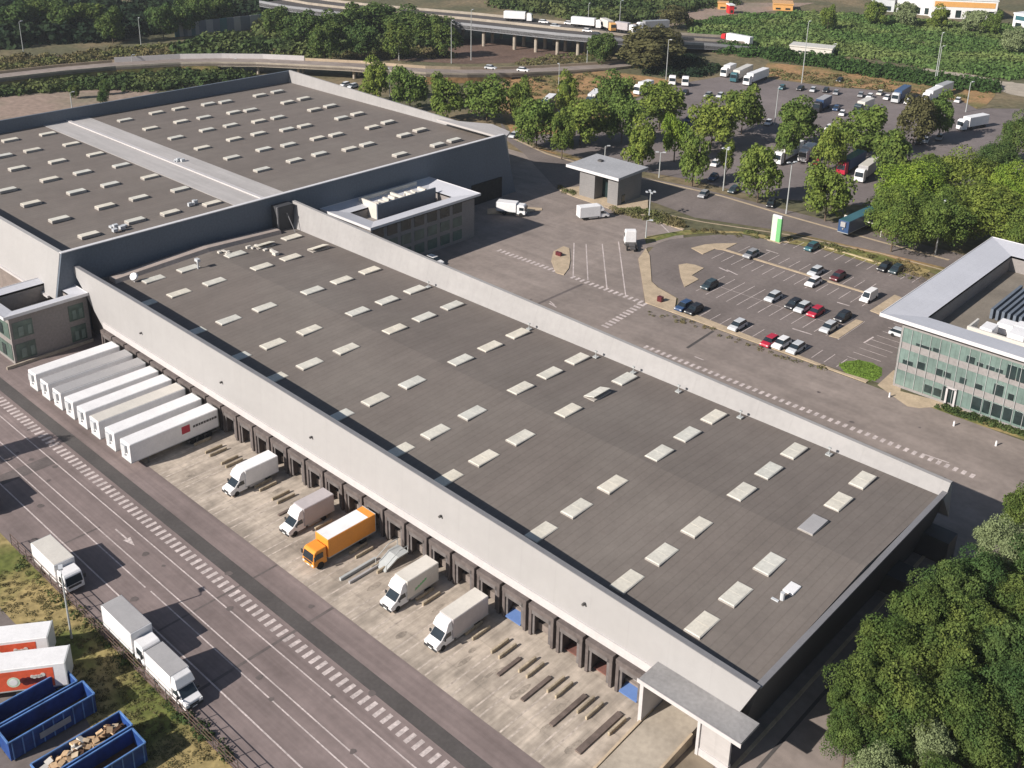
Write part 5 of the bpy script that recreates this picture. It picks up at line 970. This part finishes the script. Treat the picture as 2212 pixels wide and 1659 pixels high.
# ================================================================ LAMPS, FENCES, SIGNS
def lamp(x, y, yt, label, heads=1, group='lamp posts around the site', arm=.9):
    g_ = gp(x, y); h = min(max(lampheight(g_, yt), 4), 28)
    t = empty('street_lamp', (g_.x, g_.y, 0), rnd.uniform(0, 3), label, 'street lamp', group); r_ = .12 if depth(g_) < 220 else .17
    add('pole', MB().cyl((0, 0, 0), (0, 0, h), r_, r_*.6), M['steel'], t)
    for k_ in range(heads):
        a_ = k_*2*math.pi/max(heads, 1); add('lamp_head', MB().cyl((0, 0, h), (arm*math.cos(a_), arm*math.sin(a_), h+.15), .05).box(arm*math.cos(a_)-.4, arm*math.cos(a_)+.4, arm*math.sin(a_)-.22, arm*math.sin(a_)+.22, h+.08, h+.28), M['psilver'], t)
    return t
for a_ in ((52.5, 125, 47, 'lamp post at the far upper left', 1), (1017.5, 130, 22, 'very tall pole left of the viaduct columns, right one', 1), (975, 137, 45, 'very tall pole left of the viaduct columns, left one', 1), (675, 121, 85, 'short lamp post above the curved ramp, left', 1), (862, 131, 92, 'lamp post above the curved ramp, right', 1), (842, 208, 150, 'lamp post between the first two trees behind the rear warehouse', 1), (1206, 322, 245, 'lamp post among the trees left of the gatehouse', 1), (1205, 240, 140, 'tall lamp post on the dry slope behind the gatehouse', 1), (1306, 350, 316, 'small lamp standing behind the gatehouse roof', 1), (1423.5, 384, 330, 'lamp post right of the gatehouse near the round tree', 2), (1438.5, 173, 86, 'tall lamp post above the tall tree', 1), (1562, 412, 322, 'lamp post with twin heads in front of the joined trees', 3), (1698, 462, 352, 'lamp post by the verge right of the round tree', 2), (1731.5, 180, 47, 'very tall mast on the dry bank', 1), (2018, 182, 72, 'very tall mast behind the hedge at the right', 1), (2020, 551, 437, 'tall lamp post in front of the trees above the office', 1), (2086, 242, 178, 'lamp post beside the right-hand lorries', 1), (1402, 470, 416, 'short lamp with a crown of floodlights right of the gatehouse', 4), (1395, 514, 486, 'small lamp at the bend of the car park road', 1), (155, 1379, 1240, 'lamp post on the grass beside the fence at the lower left', 1), (1673, 270, 190, 'lamp post in the middle of the lorry park', 1), (1798, 120, 95, 'short pole in the green scrubland', 1), (505, 152, 135, 'lamp post on the curved ramp', 1), (288, 158, 120, 'thin pole left of the curved ramp bend', 1), (156, 236, 200, 'thin dark post on the bare ground', 1), (1270, 58, 8, 'mast beyond the motorway, left', 1), (1338, 58, 2, 'mast beyond the motorway, right', 1), (2022, 560 if False else 180, 100, 'thin mast beside the very tall one', 1), (305, 100, 40, 'pole in the dark woodland', 1), (1268, 136, 100, 'lamp post on the weedy bank below the viaduct', 1), (1130, 90, 68, 'pole below the viaduct', 1)):
    lamp(*a_)
fn = empty('wire_fence', (-86, 37.9, 0), 0, 'low brown wire fence between the yard and the container verge', 'fence')
b = MB()
for i in range(28): xx = -116+i*2.1; H('post', MB().cyl((xx, 37.85, 0), (xx, 37.85, 1.7), .05, n=6), M['darksteel'], fn)
for z_ in (.15, .6, 1.1, 1.65): b.box(-116, -59.5, 37.82, 37.88, z_, z_+.05)
H('rail', b, M['rust'], fn)
for i in range(140): xx = -116+i*.4; b = b
g_ = gp(1675, 521.5); sg = empty('totem_sign', (g_.x, g_.y, 0), 0, 'white and green totem sign standing at the car park kerb', 'sign')
add('panel', MB().box(-1.15, .1, -.3, .3, 0, 5.9), M['palegreen'], sg, .04); add('side_panel', MB().box(.1, 1.1, -.32, .32, 0, 5.4), M['green'], sg, .04); add('top_panel', MB().box(-1.1, 1.0, -.25, .25, 5.42, 6.0), M['pwhite'], sg)
add('base', MB().box(-1.5, 1.5, -.6, .6, 0, .15), M['kerb'], sg)
hbx = empty('height_barrier', tuple(gp(1860, 500)), 0, 'pale height barrier frame over the lane above the car park', 'barrier')
a_ = gp(1822, 488); c_ = gp(1902, 512)
for p in (a_, c_): H('post', MB().cyl((p.x, p.y, 0), (p.x, p.y, 2.6), .12), M['pcream'], hbx)
H('beam', MB().cyl((a_.x, a_.y, 2.55), (c_.x, c_.y, 2.55), .13), M['pcream'], hbx)
cr = empty('cycle_rack', tuple(gp(1965, 600)), 0, 'brownish cycle rack hoops at the corner of the car park', 'cycle rack')
for i in range(5):
    q = gp(1950+i*9, 592+i*4.5); b = MB().cyl((q.x, q.y, 0), (q.x, q.y, 1.1), .06, n=6).cyl((q.x+.9, q.y+.9, 0), (q.x+.9, q.y+.9, 1.1), .06, n=6).cyl((q.x, q.y, 1.1), (q.x+.9, q.y+.9, 1.1), .06, n=6); H('hoop', b, M['wood'], cr)
for i, (x, y, l) in enumerate(((1921, 858, 'pinkish white bollard nearest the oval lawn'), (2060, 920, 'bollard in the middle of the wide road by the office'), (2151, 963, 'bollard nearest the trees on the wide road'))):
    p = gp(x, y); t = empty('bollard', (p.x, p.y, 0), 0, l, 'bollard', 'bollards on the wide road'); add('post', MB().cyl((0, 0, 0), (0, 0, .8), .15, .13, 10), M['pwhite'], t); add('cap', MB().cyl((0, 0, .8), (0, 0, .88), .16, .08, 10), M['mauve'], t)
for i, (x, y, l, sx, sy, h_, m_) in enumerate(((1426, 652, 'reddish brown utility box on the kerb tip', 1.0, .8, 1.1, 'pmaroon'), (1950, 805, 'small dark bench-like box by the oval lawn', 1.2, .5, .7, 'darksteel'), (1207, 553, 'dark utility box on the small dry island', 1.4, .6, .9, 'pmaroon'))):
    p = gp(x, y); tag(add('utility_box', MB().box(p.x-sx/2, p.x+sx/2, p.y-sy/2, p.y+sy/2, 0.1, h_), M[m_], None, .03), l, 'utility box')

# ================================================================ AIR
hz = MB(); hz.box(-1500, 120, -60, 1500, -3, 90)
hm = bpy.data.materials.new('haze'); hm.use_nodes = True; t_ = hm.node_tree
for n_ in list(t_.nodes):
    if n_.type == 'BSDF_PRINCIPLED': t_.nodes.remove(n_)
pv = t_.nodes.new('ShaderNodeVolumePrincipled'); pv.inputs['Color'].default_value = (.86, .90, .96, 1); pv.inputs['Density'].default_value = .00011; pv.inputs['Anisotropy'].default_value = .2
t_.links.new(pv.outputs[0], t_.nodes['Material Output'].inputs['Volume'])
tag(add('haze', hz, hm), 'thin summer haze over the whole site', 'haze', kind='stuff')
